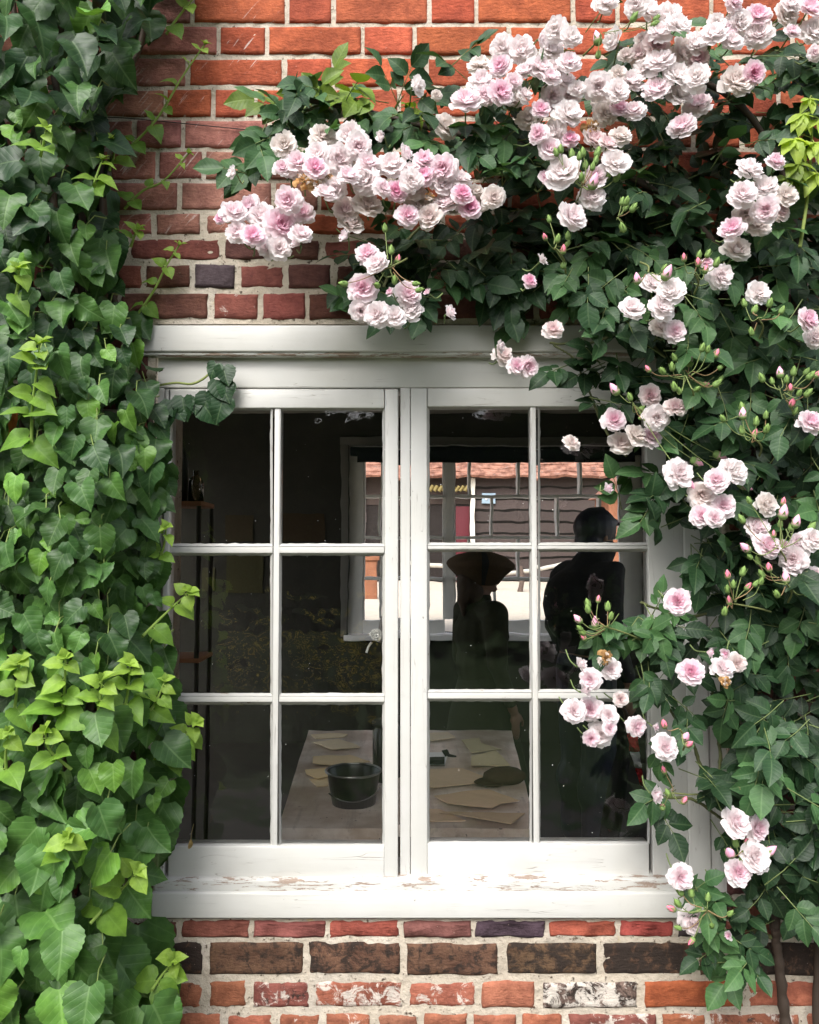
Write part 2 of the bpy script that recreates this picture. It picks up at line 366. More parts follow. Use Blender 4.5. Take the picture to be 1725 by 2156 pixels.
def bcol(xc, yc):
    v = rs.uniform(.85, 1.16); j = 1 + rs.normal(0, .05, 3); dirt, lime, scar = rs.uniform(0, .35), rs.uniform(0, .3), rs.uniform(0, .3)
    if yc < 250 and xc > 380: c = ORANGE; dirt *= .3; lime *= .5; scar = .75 if xc < 640 else .1
    elif yc < 500 and xc < 640: c = (.29, .125, .094); scar = rs.uniform(.6, 1.); dirt *= .6
    elif yc < 500: c = tuple(np.array(ORANGE) * .8)
    elif yc < 552: c = DULL if rs.rand() < .6 else DARK; scar = rs.uniform(.4, .9) if xc < 480 else .2
    elif yc < 680: c = DARK if rs.rand() < .7 else DULL; lime = rs.uniform(.2, .6); dirt = rs.uniform(.1, .5)
    elif yc < 1930: c = DULL if rs.rand() < .5 else DARK
    elif yc < 1978: c = [DULL, ORANGE, DARK, BLACK][rs.randint(4)]
    elif yc < 2060: c = BROWN; dirt = rs.uniform(.6, .95)
    else:
        c = tuple(np.array(ORANGE) * .75 + np.array([.05, .05, .035])) if rs.rand() < .75 else DULL; lime = rs.uniform(.3, .85); dirt = rs.uniform(.1, .6)
    return tuple(np.array(c) * v * j), dirt, lime, scar
SPECIAL = {(1936, 450): (DULL, .35, .35), (1936, 600): ((.21, .07, .06), .3, .4), (1936, 760): ((.27, .07, .05), .3, .3), (1936, 920): ((.17, .07, .06), .35, .35), (1936, 1070): ((.065, .042, .055), .3, .15),
 (1936, 1220): ((.30, .078, .048), .25, .3), (1936, 1360): ((.27, .055, .045), .2, .25), (551, 450): ((.075, .055, .062), .2, .3), (2062, 1240): ((.16, .11, .09), .75, .95), (2062, 1450): ((.36, .10, .04), .3, .3), (2062, 750): ((.27, .09, .055), .5, .95)}
for (t, b, kn) in courses:
    J = joints(kn)
    for a, c in zip(J[:-1], J[1:]):
        segs = [(a, c)]
        if OP[2] < (t + b) / 2 < OP[3]:
            segs = []
            if a < OP[0]: segs.append((a, min(c, OP[0])))
            if c > OP[1]: segs.append((max(a, OP[1]), c))
        for s0, s1 in segs:
            if s1 - s0 < 14: continue
            col, d, l, s = bcol((s0 + s1) / 2, (t + b) / 2)
            for (ky, kx), (kc, kd, kl) in SPECIAL.items():
                if ky == t and s0 < kx < s1: col, d, l = kc, kd, kl
            old = t >= 444
            brick(s0, s1, t, b, col, d, l, s, gap=7.2 if not old else (10 if t < 1936 else (7 if t < 1980 else 13)), rough=.8 if not old else 1.5)
# mortar bed: a slightly rough sheet around the opening, and the reveals of the opening
wx = [P(-600, 1000)[0], P(OP[0], 1300)[0], P(OP[1], 1300)[0], P(2330, 1000)[0]]
wz = [.05, P(800, OP[3])[2], P(800, OP[2])[2], 3.1]
def sheet(x0, x1, z0, z1, yy):
    nu = max(2, int((x1 - x0) / .02)); nv = max(2, int((z1 - z0) / .012))
    U, Vv = np.meshgrid(np.linspace(x0, x1, nu), np.linspace(z0, z1, nv)); Y = yy + rs.normal(0, .0013, U.shape)
    wall.add(np.stack([U, Y, Vv], -1), grid_faces(nv, nu), (1, 1, 1), mat=1)
MY = .0052
sheet(wx[0], wx[1], wz[0], wz[3], MY); sheet(wx[2], wx[3], wz[0], wz[3], MY)
sheet(wx[1], wx[2], wz[0], wz[1], MY); sheet(wx[1], wx[2], wz[2], wz[3], MY)
for (x0, x1, z0, z1) in ((wx[0], wx[1], wz[0], wz[3]), (wx[2], wx[3], wz[0], wz[3]), (wx[1], wx[2], wz[0], wz[1]), (wx[1], wx[2], wz[2], wz[3])):
    box(wall, x0, x1, .014, .24, z0, z1, mat=1)
wall.build('wall', [M_BRICK, M_MORTAR], house)

# ---- lintel
def pbox(m, px0, px1, py0, py1, yf, yb, bev=.002, col=(1, 1, 1), inset=(0, 0), alpha=1., mat=0):
    """box whose front face covers the pixel rectangle at depth yf"""
    a, b = P(px0, (py0 + py1) / 2, yf), P(px1, (py0 + py1) / 2, yf); t_, b_ = P((px0 + px1) / 2, py0, yf), P((px0 + px1) / 2, py1, yf)
    box(m, a[0] - inset[0], b[0] + inset[0], yf, yb, b_[2] - inset[1], t_[2] + inset[1], tuple(col) + (alpha,), bev, mat, inset)
m = Mass(); pbox(m, 299, 1520, 684, 740, -.012, .1, .004, alpha=.95)
pbox(m, 299, 1520, 740.5, 748, -.006, .1, .003, alpha=.25)
m.build('window_lintel', [M_PX], house)

# ---- the casement window
win = empty('casement_window', (0, .03, 1.4), house)
YF = .020                                             # frame face
def part(name, mats, fn, parent):
    m = Mass(); fn(m); return m.build(name, mats, parent)
def f_frame(m):
    pbox(m, 322, 1536, 748.5, 816, YF, .12, .003, mat=0)                 # head
    pbox(m, 843, 864, 816.5, 1850, YF, .12, .002, mat=1)                 # mullion
    pbox(m, 1444, 1490, 816.5, 1884, YF - .002, .12, .003, mat=1)        # right post
    pbox(m, 1490.6, 1533, 816.5, 1890, YF + .004, .12, .003, mat=1)
    pbox(m, 322, 338, 816.5, 1850, YF, .12, .003, mat=1)                 # left post
part('window_frame', [M_PX, M_PZ], f_frame, win)
def f_sill(m):
    pbox(m, 318, 1443, 1880, 1935, -.012, .14, .004, alpha=.93)          # face
    pbox(m, 322, 1443, 1851, 1879.5, -.002, .13, .006, alpha=.34, inset=(.0, .004))
part('sill', [M_PX], f_sill, win)
def sash(m, xl, xr, yt, yb, xg0, xg1, xb0, xb1, rows, YS):
    """stiles xl..xg0 and xg1..xr, glass rows, one upright bar xb0..xb1"""
    D = .045
    pbox(m, xl, xg0 - 4, yt, yb, YS, YS + D, .0025, mat=1, alpha=.97); pbox(m, xg1 + 4, xr, yt, yb, YS, YS + D, .0025, mat=1, alpha=.97)
    a0, a1 = xg0 - 3.6, xg1 + 3.6
    pbox(m, a0, a1, yt, rows[0][0] - 4, YS, YS + D, .0025, alpha=.97); pbox(m, a0, a1, rows[-1][1] + 5, yb, YS, YS + D, .0025, alpha=.9)
    # putty bevels round the glass
    for (r0, r1) in rows:
        for (g0, g1) in ((xg0, xb0), (xb1, xg1)):
            o = [P(g0 - 4.2, r0 - 4.2, YS + .003), P(g1 + 4.2, r0 - 4.2, YS + .003), P(g1 + 4.2, r1 + 5.2, YS + .003), P(g0 - 4.2, r1 + 5.2, YS + .003)]
            q = [P(g0 + 1, r0 + 1, YS + .018), P(g1 - 1, r0 + 1, YS + .018), P(g1 - 1, r1 - 1, YS + .018), P(g0 + 1, r1 - 1, YS + .018)]
            for i in range(4):
                j = (i + 1) % 4; n = 24; s = np.linspace(0, 1, n)[:, None]
                A = o[i] + (o[j] - o[i]) * s; B = q[i] + (q[j] - q[i]) * s; jit = rs.normal(0, .00035, (n, 3)); jit[0] = jit[-1] = 0
                m.add(np.stack([A, (A * .45 + B * .55) + np.array([0, -.0016, 0]), B + jit * 1.3], 1), grid_faces(n, 3), (1, 1, 1, .62), mat=0 if i % 2 == 0 else 1)
    # upright bar and cross bars (cross bars run between the uprights)
    pbox(m, xb0 + 4.5, xb1 - 4.5, rows[0][0] - 4, rows[-1][1] + 5, YS + .004, YS + D, .002, mat=1, alpha=.8)
    for (r0, r1), (n0, n1) in zip(rows[:-1], rows[1:]):
        for (g0, g1) in ((a0, xb0 + 4.3), (xb1 - 4.3, a1)):
            pbox(m, g0, g1, r1 + 5.2, n0 - 4.4, YS + .0045, YS + D, .002, alpha=.7)
RL = [(863, 1145), (1169, 1460), (1483, 1777)]; RR = [(860, 1143), (1161, 1452), (1476, 1772)]
part('sash', [M_PX, M_PZ], lambda m: sash(m, 340, 838.5, 819, 1848, 357, 806, 570, 592, RL, .010), win)
part('sash', [M_PX, M_PZ], lambda m: sash(m, 865, 1443, 817, 1849, 904, 1364, 1116, 1137, RR, YF + .001), win)
for rows, g, YS in ((RL, ((357, 570), (592, 806)), .010), (RR, ((904, 1116), (1137, 1364)), YF + .001)):
    for r0, r1 in rows:
        for g0, g1 in g:
            m = Mass(); yy = YS + .0165
            a, b, c, d = P(g0 - 1, r1 + 1, yy), P(g1 + 1, r1 + 1, yy), P(g1 + 1, r0 - 1, yy), P(g0 - 1, r0 - 1, yy)
            # each old pane sits at its own very slight angle
            n = np.array([0, rs.normal(0, .0006), 0]); m.add([a + n, b - n, c + n * .5, d - n], [[0, 1, 2, 3]])
            m.build('pane', M_GLASS, win)
# monkey-tail window latch on the inside of the left sash
m = Mass(); c = P(793, 1338, .075); th = np.linspace(0, 5 * math.pi, 60); r = .002 + .0125 * th / th[-1]
tube(m, np.stack([c[0] + r * np.cos(th), np.full(60, c[1]), c[2] + r * np.sin(th)], -1), .0035, 6, (.75, .73, .68))
tube(m, [P(799, 1352, .078), P(801, 1330, .085), P(806, 1298, .08)], .0055, 6, (.3, .28, .27)); tube(m, [P(783, 1352, .08), P(776, 1362, .08), P(772, 1374, .08)], .003, 5, (.6, .58, .55))
m.build('latch', M_VC, win)

# ---- the room behind it
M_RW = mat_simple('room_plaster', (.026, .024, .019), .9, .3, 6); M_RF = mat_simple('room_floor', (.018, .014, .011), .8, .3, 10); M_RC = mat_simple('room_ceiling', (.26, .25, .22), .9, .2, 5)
RX0, RX1, RY0, RY1, RZ1 = -2.2, 2.7, .245, 5.1, 2.78
def bx(m, *a, **k): box(m, *a, **k)
fx0, fx1 = P(738, 1200, RY1)[0], P(1338, 1200, RY1)[0]; fz0, fz1 = P(900, 1332, RY1)[2], P(900, 942, RY1)[2]
m = Mass()
for xa, xb in ((RX0 - .12, RX0), (RX1, RX1 + .12)):                    # side walls, each with an added opening that lets light into the room
    box(m, xa, xb, RY0, 1.3, 0, RZ1); box(m, xa, xb, 4.95, RY1 + .3, 0, RZ1); box(m, xa, xb, 1.3, 4.95, 0, .6); box(m, xa, xb, 1.3, 4.95, 2.6, RZ1)
box(m, RX0, fx0, RY1, RY1 + .3, 0, RZ1); box(m, fx1, RX1, RY1, RY1 + .3, 0, RZ1); box(m, fx0, fx1, RY1, RY1 + .3, 0, fz0); box(m, fx0, fx1, RY1, RY1 + .3, fz1, RZ1)
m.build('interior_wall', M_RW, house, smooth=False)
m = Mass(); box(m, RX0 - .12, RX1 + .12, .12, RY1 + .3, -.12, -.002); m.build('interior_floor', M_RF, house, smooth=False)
m = Mass(); box(m, RX0 - .12, RX1 + .12, .245, RY1 + .3, RZ1 + .002, RZ1 + .1); m.build('ceiling', M_RC, house, smooth=False)
m = Mass(); box(m, RX0 - .2, RX1 + .2, -.0, RY1 + .5, 3.12, 3.2); m.build('roof_slab', M_RC, house, smooth=False)
# ---- far window of the room
fw = empty('window', (.7, RY1, 1.6), house)
M_FW = mat_simple('far_window_paint', (.88, .87, .85), .5, .08, 12)
def fbox(m, px0, px1, py0, py1, yf, yb, bev=.003):
    pbox(m, px0, px1, py0, py1, yf, yb, bev)
def f_far(m):
    Y = RY1
    fbox(m, 738, 768, 945, 1328, Y + .04, Y + .10); fbox(m, 935, 952, 978, 1300, Y + .03, Y + .11); fbox(m, 1294, 1338, 945, 1328, Y + .04, Y + .10)
    fbox(m, 768.5, 934.5, 1302, 1328, Y + .04, Y + .10); fbox(m, 952.5, 1293.5, 1302, 1328, Y + .04, Y + .10); fbox(m, 768.5, 1293.5, 945, 975, Y + .04, Y + .10)
    b = 3.
    rowsy = [1048, 1133, 1217]
    for x0, x1 in ((768.5, 934.5), (952.5, 1293.5)):
        fbox(m, x0, x0 + 4, 975.5, 1301.5, Y + .05, Y + .09); fbox(m, x1 - 4, x1, 975.5, 1301.5, Y + .05, Y + .09)
        for yy in rowsy: fbox(m, x0 + 4.2, x1 - 4.2, yy - b, yy + b, Y - .012, Y + .095, .004)
    edges = [975.5] + rowsy + [1301.5]
    for i, xs in enumerate(((806, 870, 985, 1085, 1211), (803, 868, 1030, 1165, 1250), (806, 870, 985, 1085, 1211), (803, 868, 1038, 1165, 1250))):
        for x in xs: fbox(m, x - 2.6, x + 2.6, edges[i] + b + .3, edges[i + 1] - b - .3, Y - .009, Y + .092, .003)
part('window_frame', [M_FW], f_far, fw)
def f_arch(m):
    Y = RY1; fbox(m, 722, 737, 944.5, 1336, Y - .02, Y - .003); fbox(m, 722, 1352, 928, 944, Y - .024, Y - .003); fbox(m, 1335, 1352, 944.5, 1336, Y - .02, Y - .003)
part('architrave', [mat_simple('grey_paint', (.13, .125, .115), .6, .1, 12)], f_arch, fw)
for xa in (RX0 - .08, RX1 + .03):  # unseen windows, added only to brighten the dark room and far frame
    sw = empty('added_side_window', (xa, 4.05, 1.6), house); m = Mass()
    for a in (1.3, 3.09, 4.89): box(m, xa, xa + .05, a, a + .06, .6, 2.6, bev=.004)
    for a in (.603, 1.6, 2.547): box(m, xa + .004, xa + .046, 1.36, 3.09, a, a + .05, bev=.004); box(m, xa + .004, xa + .046, 3.15, 4.89, a, a + .05, bev=.004)
    m.build('window_frame', M_FW, sw); m = Mass(); m.add([(xa + .025, 1.32, .62), (xa + .025, 4.93, .62), (xa + .025, 4.93, 2.58), (xa + .025, 1.32, 2.58)], [[0, 1, 2, 3]]); m.build('pane', M_GLASS2, sw)
part('sill', [M_FW], lambda m: fbox(m, 728, 1348, 1333, 1344, RY1 - .06, RY1 + .165, .006), fw)
part('pane', [M_GLASS2], lambda m: m.add([P(768, 1302, RY1 + .07), P(936, 1302, RY1 + .07), P(936, 975, RY1 + .07), P(768, 975, RY1 + .07)], [[0, 1, 2, 3]]), fw)
part('pane', [M_GLASS2], lambda m: m.add([P(951, 1302, RY1 + .07), P(1294, 1302, RY1 + .07), P(1294, 975, RY1 + .07), P(951, 975, RY1 + .07)], [[0, 1, 2, 3]]), fw)

# ---- roller blind across the top of the far window
bl = empty('roller_blind', P(1040, 962, RY1 - .085))
tag(bl, 'dark blue-black blind rolled up at the top of the far window', 'blind')
bx0, bx1 = P(742, 960, RY1 - .085)[0], P(1334, 960, RY1 - .085)[0]
m = Mass(); zz = P(1000, 957, RY1 - .085)[2]; tube(m, [(bx0, RY1 - .085, zz), (bx1, RY1 - .085, zz)], .04, 14, (.006, .010, .012)); m.build('roller', M_DARK, bl)
m = Mass(); z0 = P(1000, 977, RY1 - .115)[2]
U, Vv = np.meshgrid(np.linspace(bx0 + .06, bx1 - .06, 40), np.linspace(z0, zz, 8)); m.add(np.stack([U, RY1 - .12 + .006 * np.sin(U * 9) + 0 * Vv, Vv + .006 * np.sin(U * 5)], -1), grid_faces(8, 40), (.006, .011, .014))
m.build('fabric', M_DARK, bl)
m = Mass(); tube(m, [(bx0 + .06, RY1 - .12, z0), (bx1 - .06, RY1 - .12, z0)], .012, 8, (.008, .008, .008)); m.build('bottom_bar', M_DARK, bl)
# ================================================================== things in the room
TZ = .76
def onT(px, py, dz=0.): return PZ(px, py, TZ + dz)
t = empty('table', (.02, 1.28, 0)); tag(t, 'long plain work table just inside the window, its worn top strewn with papers', 'table')
c = [onT(589, 1737), onT(1127, 1738), onT(1072, 1529), onT(655, 1529)]
M_TABLE = NT('table_top'); _p = M_TABLE.pos(); _n = M_TABLE.noise(M_TABLE.map(_p, (30, 3, 30)), 1, 6, .65); _n2 = M_TABLE.noise(_p, 7, 5, .6)
_c = M_TABLE.mix(M_TABLE.ramp(_n2, .35, .7), (.44, .34, .26), (.70, .62, .55)); _c = M_TABLE.mix(M_TABLE.ramp(_n, .5, .75, 0, .5), _c, (.16, .12, .09))
_c = M_TABLE.mix(M_TABLE.ramp(M_TABLE.noise(_p, 60, 3), .68, .74), _c, (.1, .08, .07))
M_TABLE = M_TABLE.done(M_TABLE.bsdf(_c, .34, .6, M_TABLE.bump(_n, .2)))
M_WOOD = mat_simple('dark_wood', (.07, .042, .026), .6, .35, 14, .2)
m = Mass(); prism(m, [(q[0], q[1]) for q in c], TZ - .035, TZ); m.build('table_top', M_TABLE, t, smooth=False)
m = Mass(); prism(m, [(c[0][0] + .03, c[0][1] + .03), (c[1][0] - .03, c[1][1] + .03), (c[1][0] - .03, c[1][1] + .05), (c[0][0] + .03, c[0][1] + .05)], TZ - .14, TZ - .036); m.build('apron', M_WOOD, t, smooth=False); m = Mass()
prism(m, [(c[3][0] + .05, c[3][1] - .06), (c[2][0] - .05, c[2][1] - .06), (c[2][0] - .05, c[2][1] - .04), (c[3][0] + .05, c[3][1] - .04)], TZ - .14, TZ - .036); m.build('apron', M_WOOD, t, smooth=False)
for q, sx, sy in ((c[0], 1, 1), (c[1], -1, 1), (c[2], -1, -1), (c[3], 1, -1)):
    m = Mass(); a, b = q[0] + sx * .08, q[1] + sy * .09; box(m, a - .03, a + .03, b - .03, b + .03, 0, TZ - .037, bev=.004); m.build('leg', M_WOOD, t)
B2 = lambda q: [(574 + x * .3327, 1438.8 + y * .3327) for x, y in q]
papers = [
 (B2([(255, 303), (380, 284), (487, 298), (465, 314), (290, 324)]), (.52, .43, .28), 'cream paper with a pointed corner at the far left end of the table'),
 (B2([(268, 348), (430, 330), (535, 362), (562, 378), (390, 397)]), (.55, .46, .31), 'pale cream paper, second from the far left end of the table'),
 (B2([(270, 445), (500, 428), (622, 470), (460, 499), (350, 492), (270, 487)]), (.50, .39, .22), 'notched tan paper lying flat behind the black bucket'),
 (B2([(218, 520), (350, 512), (372, 560), (300, 576), (228, 548)]), (.56, .42, .22), 'small yellowish paper with a torn edge to the left of the bucket rim'),
 (B2([(246, 580), (356, 575), (361, 629), (298, 634)]), (.56, .44, .26), 'smallest cream paper, touching the left side of the bucket'),
 (B2([(905, 300), (1100, 285), (1152, 318), (1000, 338), (910, 335)]), (.55, .46, .34), 'narrow whitish paper at the far end of the table right of the mullion'),
 (B2([(1190, 330), (1300, 318), (1310, 350), (1430, 396), (1250, 410)]), (.30, .26, .15), 'olive brown paper at the far right end of the table'),
 (B2([(1250, 440), (1400, 398), (1490, 492), (1250, 497)]), (.36, .31, .18), 'olive tan paper with one long straight edge on the right of the table'),
 (B2([(930, 410), (1080, 414), (1100, 440), (1085, 490), (940, 486)]), (.62, .64, .68), 'white paper with dark cut-out lying beside the mullion'),
 (B2([(920, 520), (1200, 510), (1320, 560), (1370, 600), (1010, 640), (900, 600)]), (.42, .31, .20), 'wide brown paper sheet in the middle of the table'),
 (B2([(1020, 690), (1200, 662), (1360, 655), (1552, 718), (1440, 742), (1380, 770), (1110, 738)]), (.40, .28, .17), 'large brown paper with a jagged right end near the front of the table'),
 (B2([(1050, 790), (1590, 800), (1500, 867), (1215, 822)]), (.34, .24, .14), 'brown paper coming to a sharp point at the front right of the table'),
 (B2([(900, 770), (1050, 778), (1217, 850), (900, 856)]), (.42, .30, .19), 'brown paper at the front edge of the table right of the mullion')]
M_PAPER = mat_vcol('paper', .8, .12, 30, .2, .2)
for i, (poly, col, lab) in enumerate(papers):
    col = tuple(min(.85, v * 1.25 + w) for v, w in zip(col, (.10, .095, .085))); m = Mass(); q = [onT(x, y, .003 + .0035 * (i % 4)) for x, y in poly]; z = q[0][2]
    prism(m, [(a[0], a[1]) for a in q], z - .0022, z + .0008, col)
    V = m.V[0]; V[:, 2] += .004 * np.maximum(0, np.sin(V[:, 0] * 23 + i * 2.)) ; m.V[1][:, 2] = V[:, 2]
    tag(m.build('paper_sheet', M_PAPER, smooth=False), lab, 'paper', 'papers strewn on the work table')
# the dark cut-out resting on the white paper
_ct = empty('cutting_tool', onT(574 + 1060 * .3327, 1438.8 + 470 * .3327, .014)); tag(_ct, 'small black tool with round end lying on the white paper', 'tool')
m = Mass(); q = [onT(x, y, .012) for x, y in B2([(960, 470), (1082, 466), (1082, 490), (960, 492)])]; prism(m, [(a[0], a[1]) for a in q], TZ + .015, TZ + .03, (.01, .01, .012)); m.build('blade', M_DARK, _ct); m = Mass()
q = onT(574 + 1080 * .3327, 1438.8 + 440 * .3327); tube(m, [q + (0, 0, .012), q + (.01, .0, .02), q + (.02, -.02, .013), q + (.05, -.035, .012)], [.018, .012, .006, .003], 8, (.012, .012, .014))
m.build('handle', M_DARK, _ct)
# bucket
q = onT(743, 1696); q = q + np.array([0, .07, 0]); bk = empty('bucket', q); tag(bk, 'round black bucket with a shiny rim standing on the left half of the table', 'bucket')
m = Mass(); hB = .104
lathe(m, [(0, .004), (.066, .004), (.072, .0), (.089, hB - .004), (.093, hB), (.091, hB + .003), (.086, hB - .002), (.07, .012), (0, .012)], q, 36, (.012, .013, .011)); m.build('tub', mat_vcol('bucket_rubber', .3, .2, 30, .1, .5), bk)
m = Mass(); a = np.linspace(0, 2 * math.pi, 41); tube(m, np.stack([q[0] + .092 * np.cos(a), q[1] + .092 * np.sin(a), np.full(41, q[2] + hB + .002)], -1), .0038, 6, (.35, .36, .34)); m.build('rim', mat_simple('dull_tin', (.3, .3, .29), .3, .2, 20, metal=1), bk)
m = Mass(); a = np.linspace(.3, 2.5, 20); tube(m, np.stack([q[0] + .095 * np.cos(a), np.full(20, q[1] - .075), q[2] + hB - .01 - .07 * np.sin(a)], -1), .002, 5, (.1, .1, .1)); m.build('handle', M_VC, bk)
# tall dark jar behind the bucket
q = onT(817, 1640) + np.array([0, .05, 0]); jr = empty('jar', q); tag(jr, 'tall dark cylindrical jar standing behind the bucket next to the mullion', 'jar')
m = Mass(); lathe(m, [(0, 0), (.055, 0), (.058, .006), (.057, .175), (.05, .185), (.05, .195)], q, 32, (.012, .008, .010)); m.build('body', mat_vcol('jar_glaze', .25, .1, 30, 0, .5), jr)
m = Mass(); lathe(m, [(.052, .195), (.058, .196), (.058, .212), (.05, .216), (0, .217)], q, 32, (.02, .015, .015)); m.build('lid', M_VC, jr)
# flat cap
q = onT(1063, 1647) + np.array([0, .05, 0]); m = Mass(); a = np.linspace(0, 2 * math.pi, 33)[:-1]
lathe(m, [(0, .002), (.055, .002), (.072, .018), (.07, .032), (.05, .046), (.02, .052), (0, .053)], q, 32, (.06, .04, .025), wob=.12)
cp = empty('flat_cap', q); tag(cp, 'brown flat cap resting on papers at the right edge of the table', 'cap'); M_CLOTH = mat_vcol('cloth', .95, .3, 120, .3, .1)
m.build('crown', M_CLOTH, cp); m = Mass(); lathe(m, [(0, 0), (.05, 0), (.058, .004), (.05, .009), (0, .010)], q + (-.055, -.03, .004), 24, (.05, .033, .02)); m.build('peak', M_CLOTH, cp)

# rack of jars by the left pane
X0, X1, YY = P(356, 1057, 1.0)[0], P(430, 1057, 1.0)[0], 1.0; sz = P(390, 1057, YY)[2]
rk = empty('shelf_rack', ((X0 + X1) / 2, YY + .08, 0)); tag(rk, 'narrow wooden shelf rack with bottles standing behind the far left pane', 'shelf')
for z in (sz, sz - .55, .35):
    m = Mass(); box(m, X0 - .06, X1, YY, YY + .2, z - .016, z, (.20, .085, .04), .003); m.build('shelf', M_DARK, rk)
for x, y in ((X0 - .05, YY + .01), (X1 - .01, YY + .01), (X0 - .05, YY + .19), (X1 - .01, YY + .19)):
    m = Mass(); tube(m, [(x, y, 0), (x, y, sz - .017)], .008, 6, (.02, .015, .012)); m.build('post', M_DARK, rk)
M_BOTTLE = NT('bottle_glass'); _f = M_BOTTLE.n('ShaderNodeFresnel'); _g = M_BOTTLE.n('ShaderNodeBsdfGlossy'); _g.inputs['Roughness'].default_value = .03; _t = M_BOTTLE.n('ShaderNodeBsdfTransparent'); _t.inputs[0].default_value = (.6, .52, .4, 1)
M_BOTTLE = M_BOTTLE.done(M_BOTTLE.mixsh(_f.outputs[0], _t.outputs[0], _g.outputs[0]))
for px, r, h, lab in ((368, .024, .11, 'squat clear glass bottle, leftmost on the rack shelf'), (391, .017, .20, 'tall slim dark bottle in the middle of the rack shelf'), (417, .026, .115, 'round shouldered amber glass bottle at the right end of the rack shelf')):
    x = P(px, 1057, YY + .06)[0]; m = Mass(); lathe(m, [(0, 0), (r, 0), (r, h * .62), (r * .85, h * .75), (r * .38, h * .85), (r * .38, h), (r * .3, h)], (x, YY + .08, sz + .0005), 24, (.02, .02, .02))
    tag(m.build('bottle', M_BOTTLE if r > .02 else M_VC), lab, 'bottle', 'bottles on the rack shelf')
# notices on the far wall and a cardboard box
for px0, px1, py0, py1, col, lab in ((438, 465, 1194, 1242, (.16, .15, .08), 'small square notice pinned to the dark wall seen in the left middle pane'), (490, 566, 1150, 1245, (.11, .10, .045), 'tall olive paper notice pinned to the dark wall left of the glazing bar'),
                                    (487, 545, 1086, 1140, (.10, .075, .04), 'square brown notice on the dark wall above the left cross bar'), (604, 690, 1084, 1142, (.10, .065, .035), 'wide brown notice hung on the dark wall beside the far window')):
    m = Mass(); Y = RY1 - .012; a, b = P(px0, py1, Y), P(px1, py0, Y); box(m, a[0], b[0], Y, Y + .011, a[2], b[2], tuple(v * .4 for v in col)); tag(m.build('notice', M_PAPER, smooth=False), lab, 'notice', 'notices on the dark wall')
# closed umbrella leaning at the right, and a striped cloth
um = empty('umbrella', PZ(1275, 1985, .02)); tag(um, 'closed black umbrella leaning upright behind the bottom right pane', 'umbrella')
a, b = P(1272, 1772, .95), P(1312, 1535, 1.05); dd = (a - b); f0 = a + dd * .75
m = Mass(); L = np.linspace(0, 1, 14)[:, None]; pts = b + (f0 - b) * L; tube(m, pts, np.interp(L[:, 0], [0, .1, .4, .9, 1], [.008, .026, .036, .016, .006]), 12, (.014, .013, .014)); m.build('canopy', M_CLOTH, um)
m = Mass(); th = np.linspace(0, math.pi, 14); tube(m, np.vstack([[b - dd * .01], b + np.stack([.0 * th - .03 + .03 * np.cos(th), 0 * th, .06 + .03 * np.sin(th)], -1)]), .008, 8, (.05, .03, .02)); m.build('handle', M_VC, um)
m = Mass(); tube(m, [f0, f0 + dd / np.linalg.norm(dd) * .06], .003, 6, (.2, .2, .2)); m.build('tip', M_VC, um)
cl = empty('bunting_flag', P(1335, 1545, .5)); tag(cl, 'red and white striped cloth pennant hanging behind the bottom right pane', 'flag')
st = [P(1321, 1546, .5), P(1336, 1546, .5), P(1350, 1640, .5), P(1340, 1615, .5)]
def strip(a0, a1, b0, b1, col, nm):
    m = Mass(); n = 10; s = np.linspace(0, 1, n)[:, None]; A = P(*a0, .5) + (P(*a1, .5) - P(*a0, .5)) * s; B = P(*b0, .5) + (P(*b1, .5) - P(*b0, .5)) * s
    w = np.stack([0 * s[:, 0], .006 * np.sin(s[:, 0] * 9), 0 * s[:, 0]], -1); V = np.stack([A + w, (A + B) / 2 + w * .3 + (0, -.004, 0), B - w], 1)
    m.add(np.concatenate([V, V + (0, .003, 0)]), np.vstack([grid_faces(2 * n, 3)]), col); m.build(nm, M_CLOTH, cl)
strip((1317, 1540), (1323, 1578), (1338, 1540), (1342, 1578), (.42, .03, .04), 'red_stripe'); strip((1323, 1579), (1334, 1612), (1342, 1579), (1347, 1612), (.55, .56, .6), 'white_stripe'); strip((1334, 1613), (1345, 1650), (1347, 1613), (1352, 1650), (.40, .03, .04), 'red_stripe')

# ================================================================== two people in the room, dark against the far window
def capsule(m, p0, p1, r0, r1, k=12):
    p0, p1 = np.asarray(p0, float), np.asarray(p1, float); d = p1 - p0; L = np.linalg.norm(d) + 1e-9; d = d / L
    s = np.linspace(0, math.pi / 2, 5); pts = [p0 - d * r0 * math.cos(x) for x in s[:-1]] + [p0, p1] + [p1 + d * r1 * math.sin(x) for x in s[1:]]
    rr = [max(r0 * math.sin(x), r0 * .05) for x in s[:-1]] + [r0, r1] + [max(r1 * math.cos(x), r1 * .05) for x in s[1:]]
    tube(m, pts, np.array(rr), k)
def ball(m, c, r, k=16):
    c = np.asarray(c, float); s = np.linspace(0, math.pi, 11); V = []
    a = np.arange(k) * 2 * math.pi / k
    prof = np.stack([np.maximum(np.sin(s), .02), -np.cos(s)], -1); n = len(prof)
    V = np.stack([prof[:, 0][:, None] * np.cos(a), prof[:, 0][:, None] * np.sin(a), prof[:, 1][:, None] * np.ones(k)], -1) * np.asarray(r) + c
    V = V.reshape(-1, 3); i = np.arange(n - 1)[:, None] * k; j = np.arange(k)[None]; j2 = (j + 1) % k
    m.add(V, np.stack([i + j, i + j2, i + k + j2, i + k + j], -1).reshape(-1, 4)); m.add(V[:k], [list(range(k))[::-1]]); m.add(V[-k:], [list(range(k))])
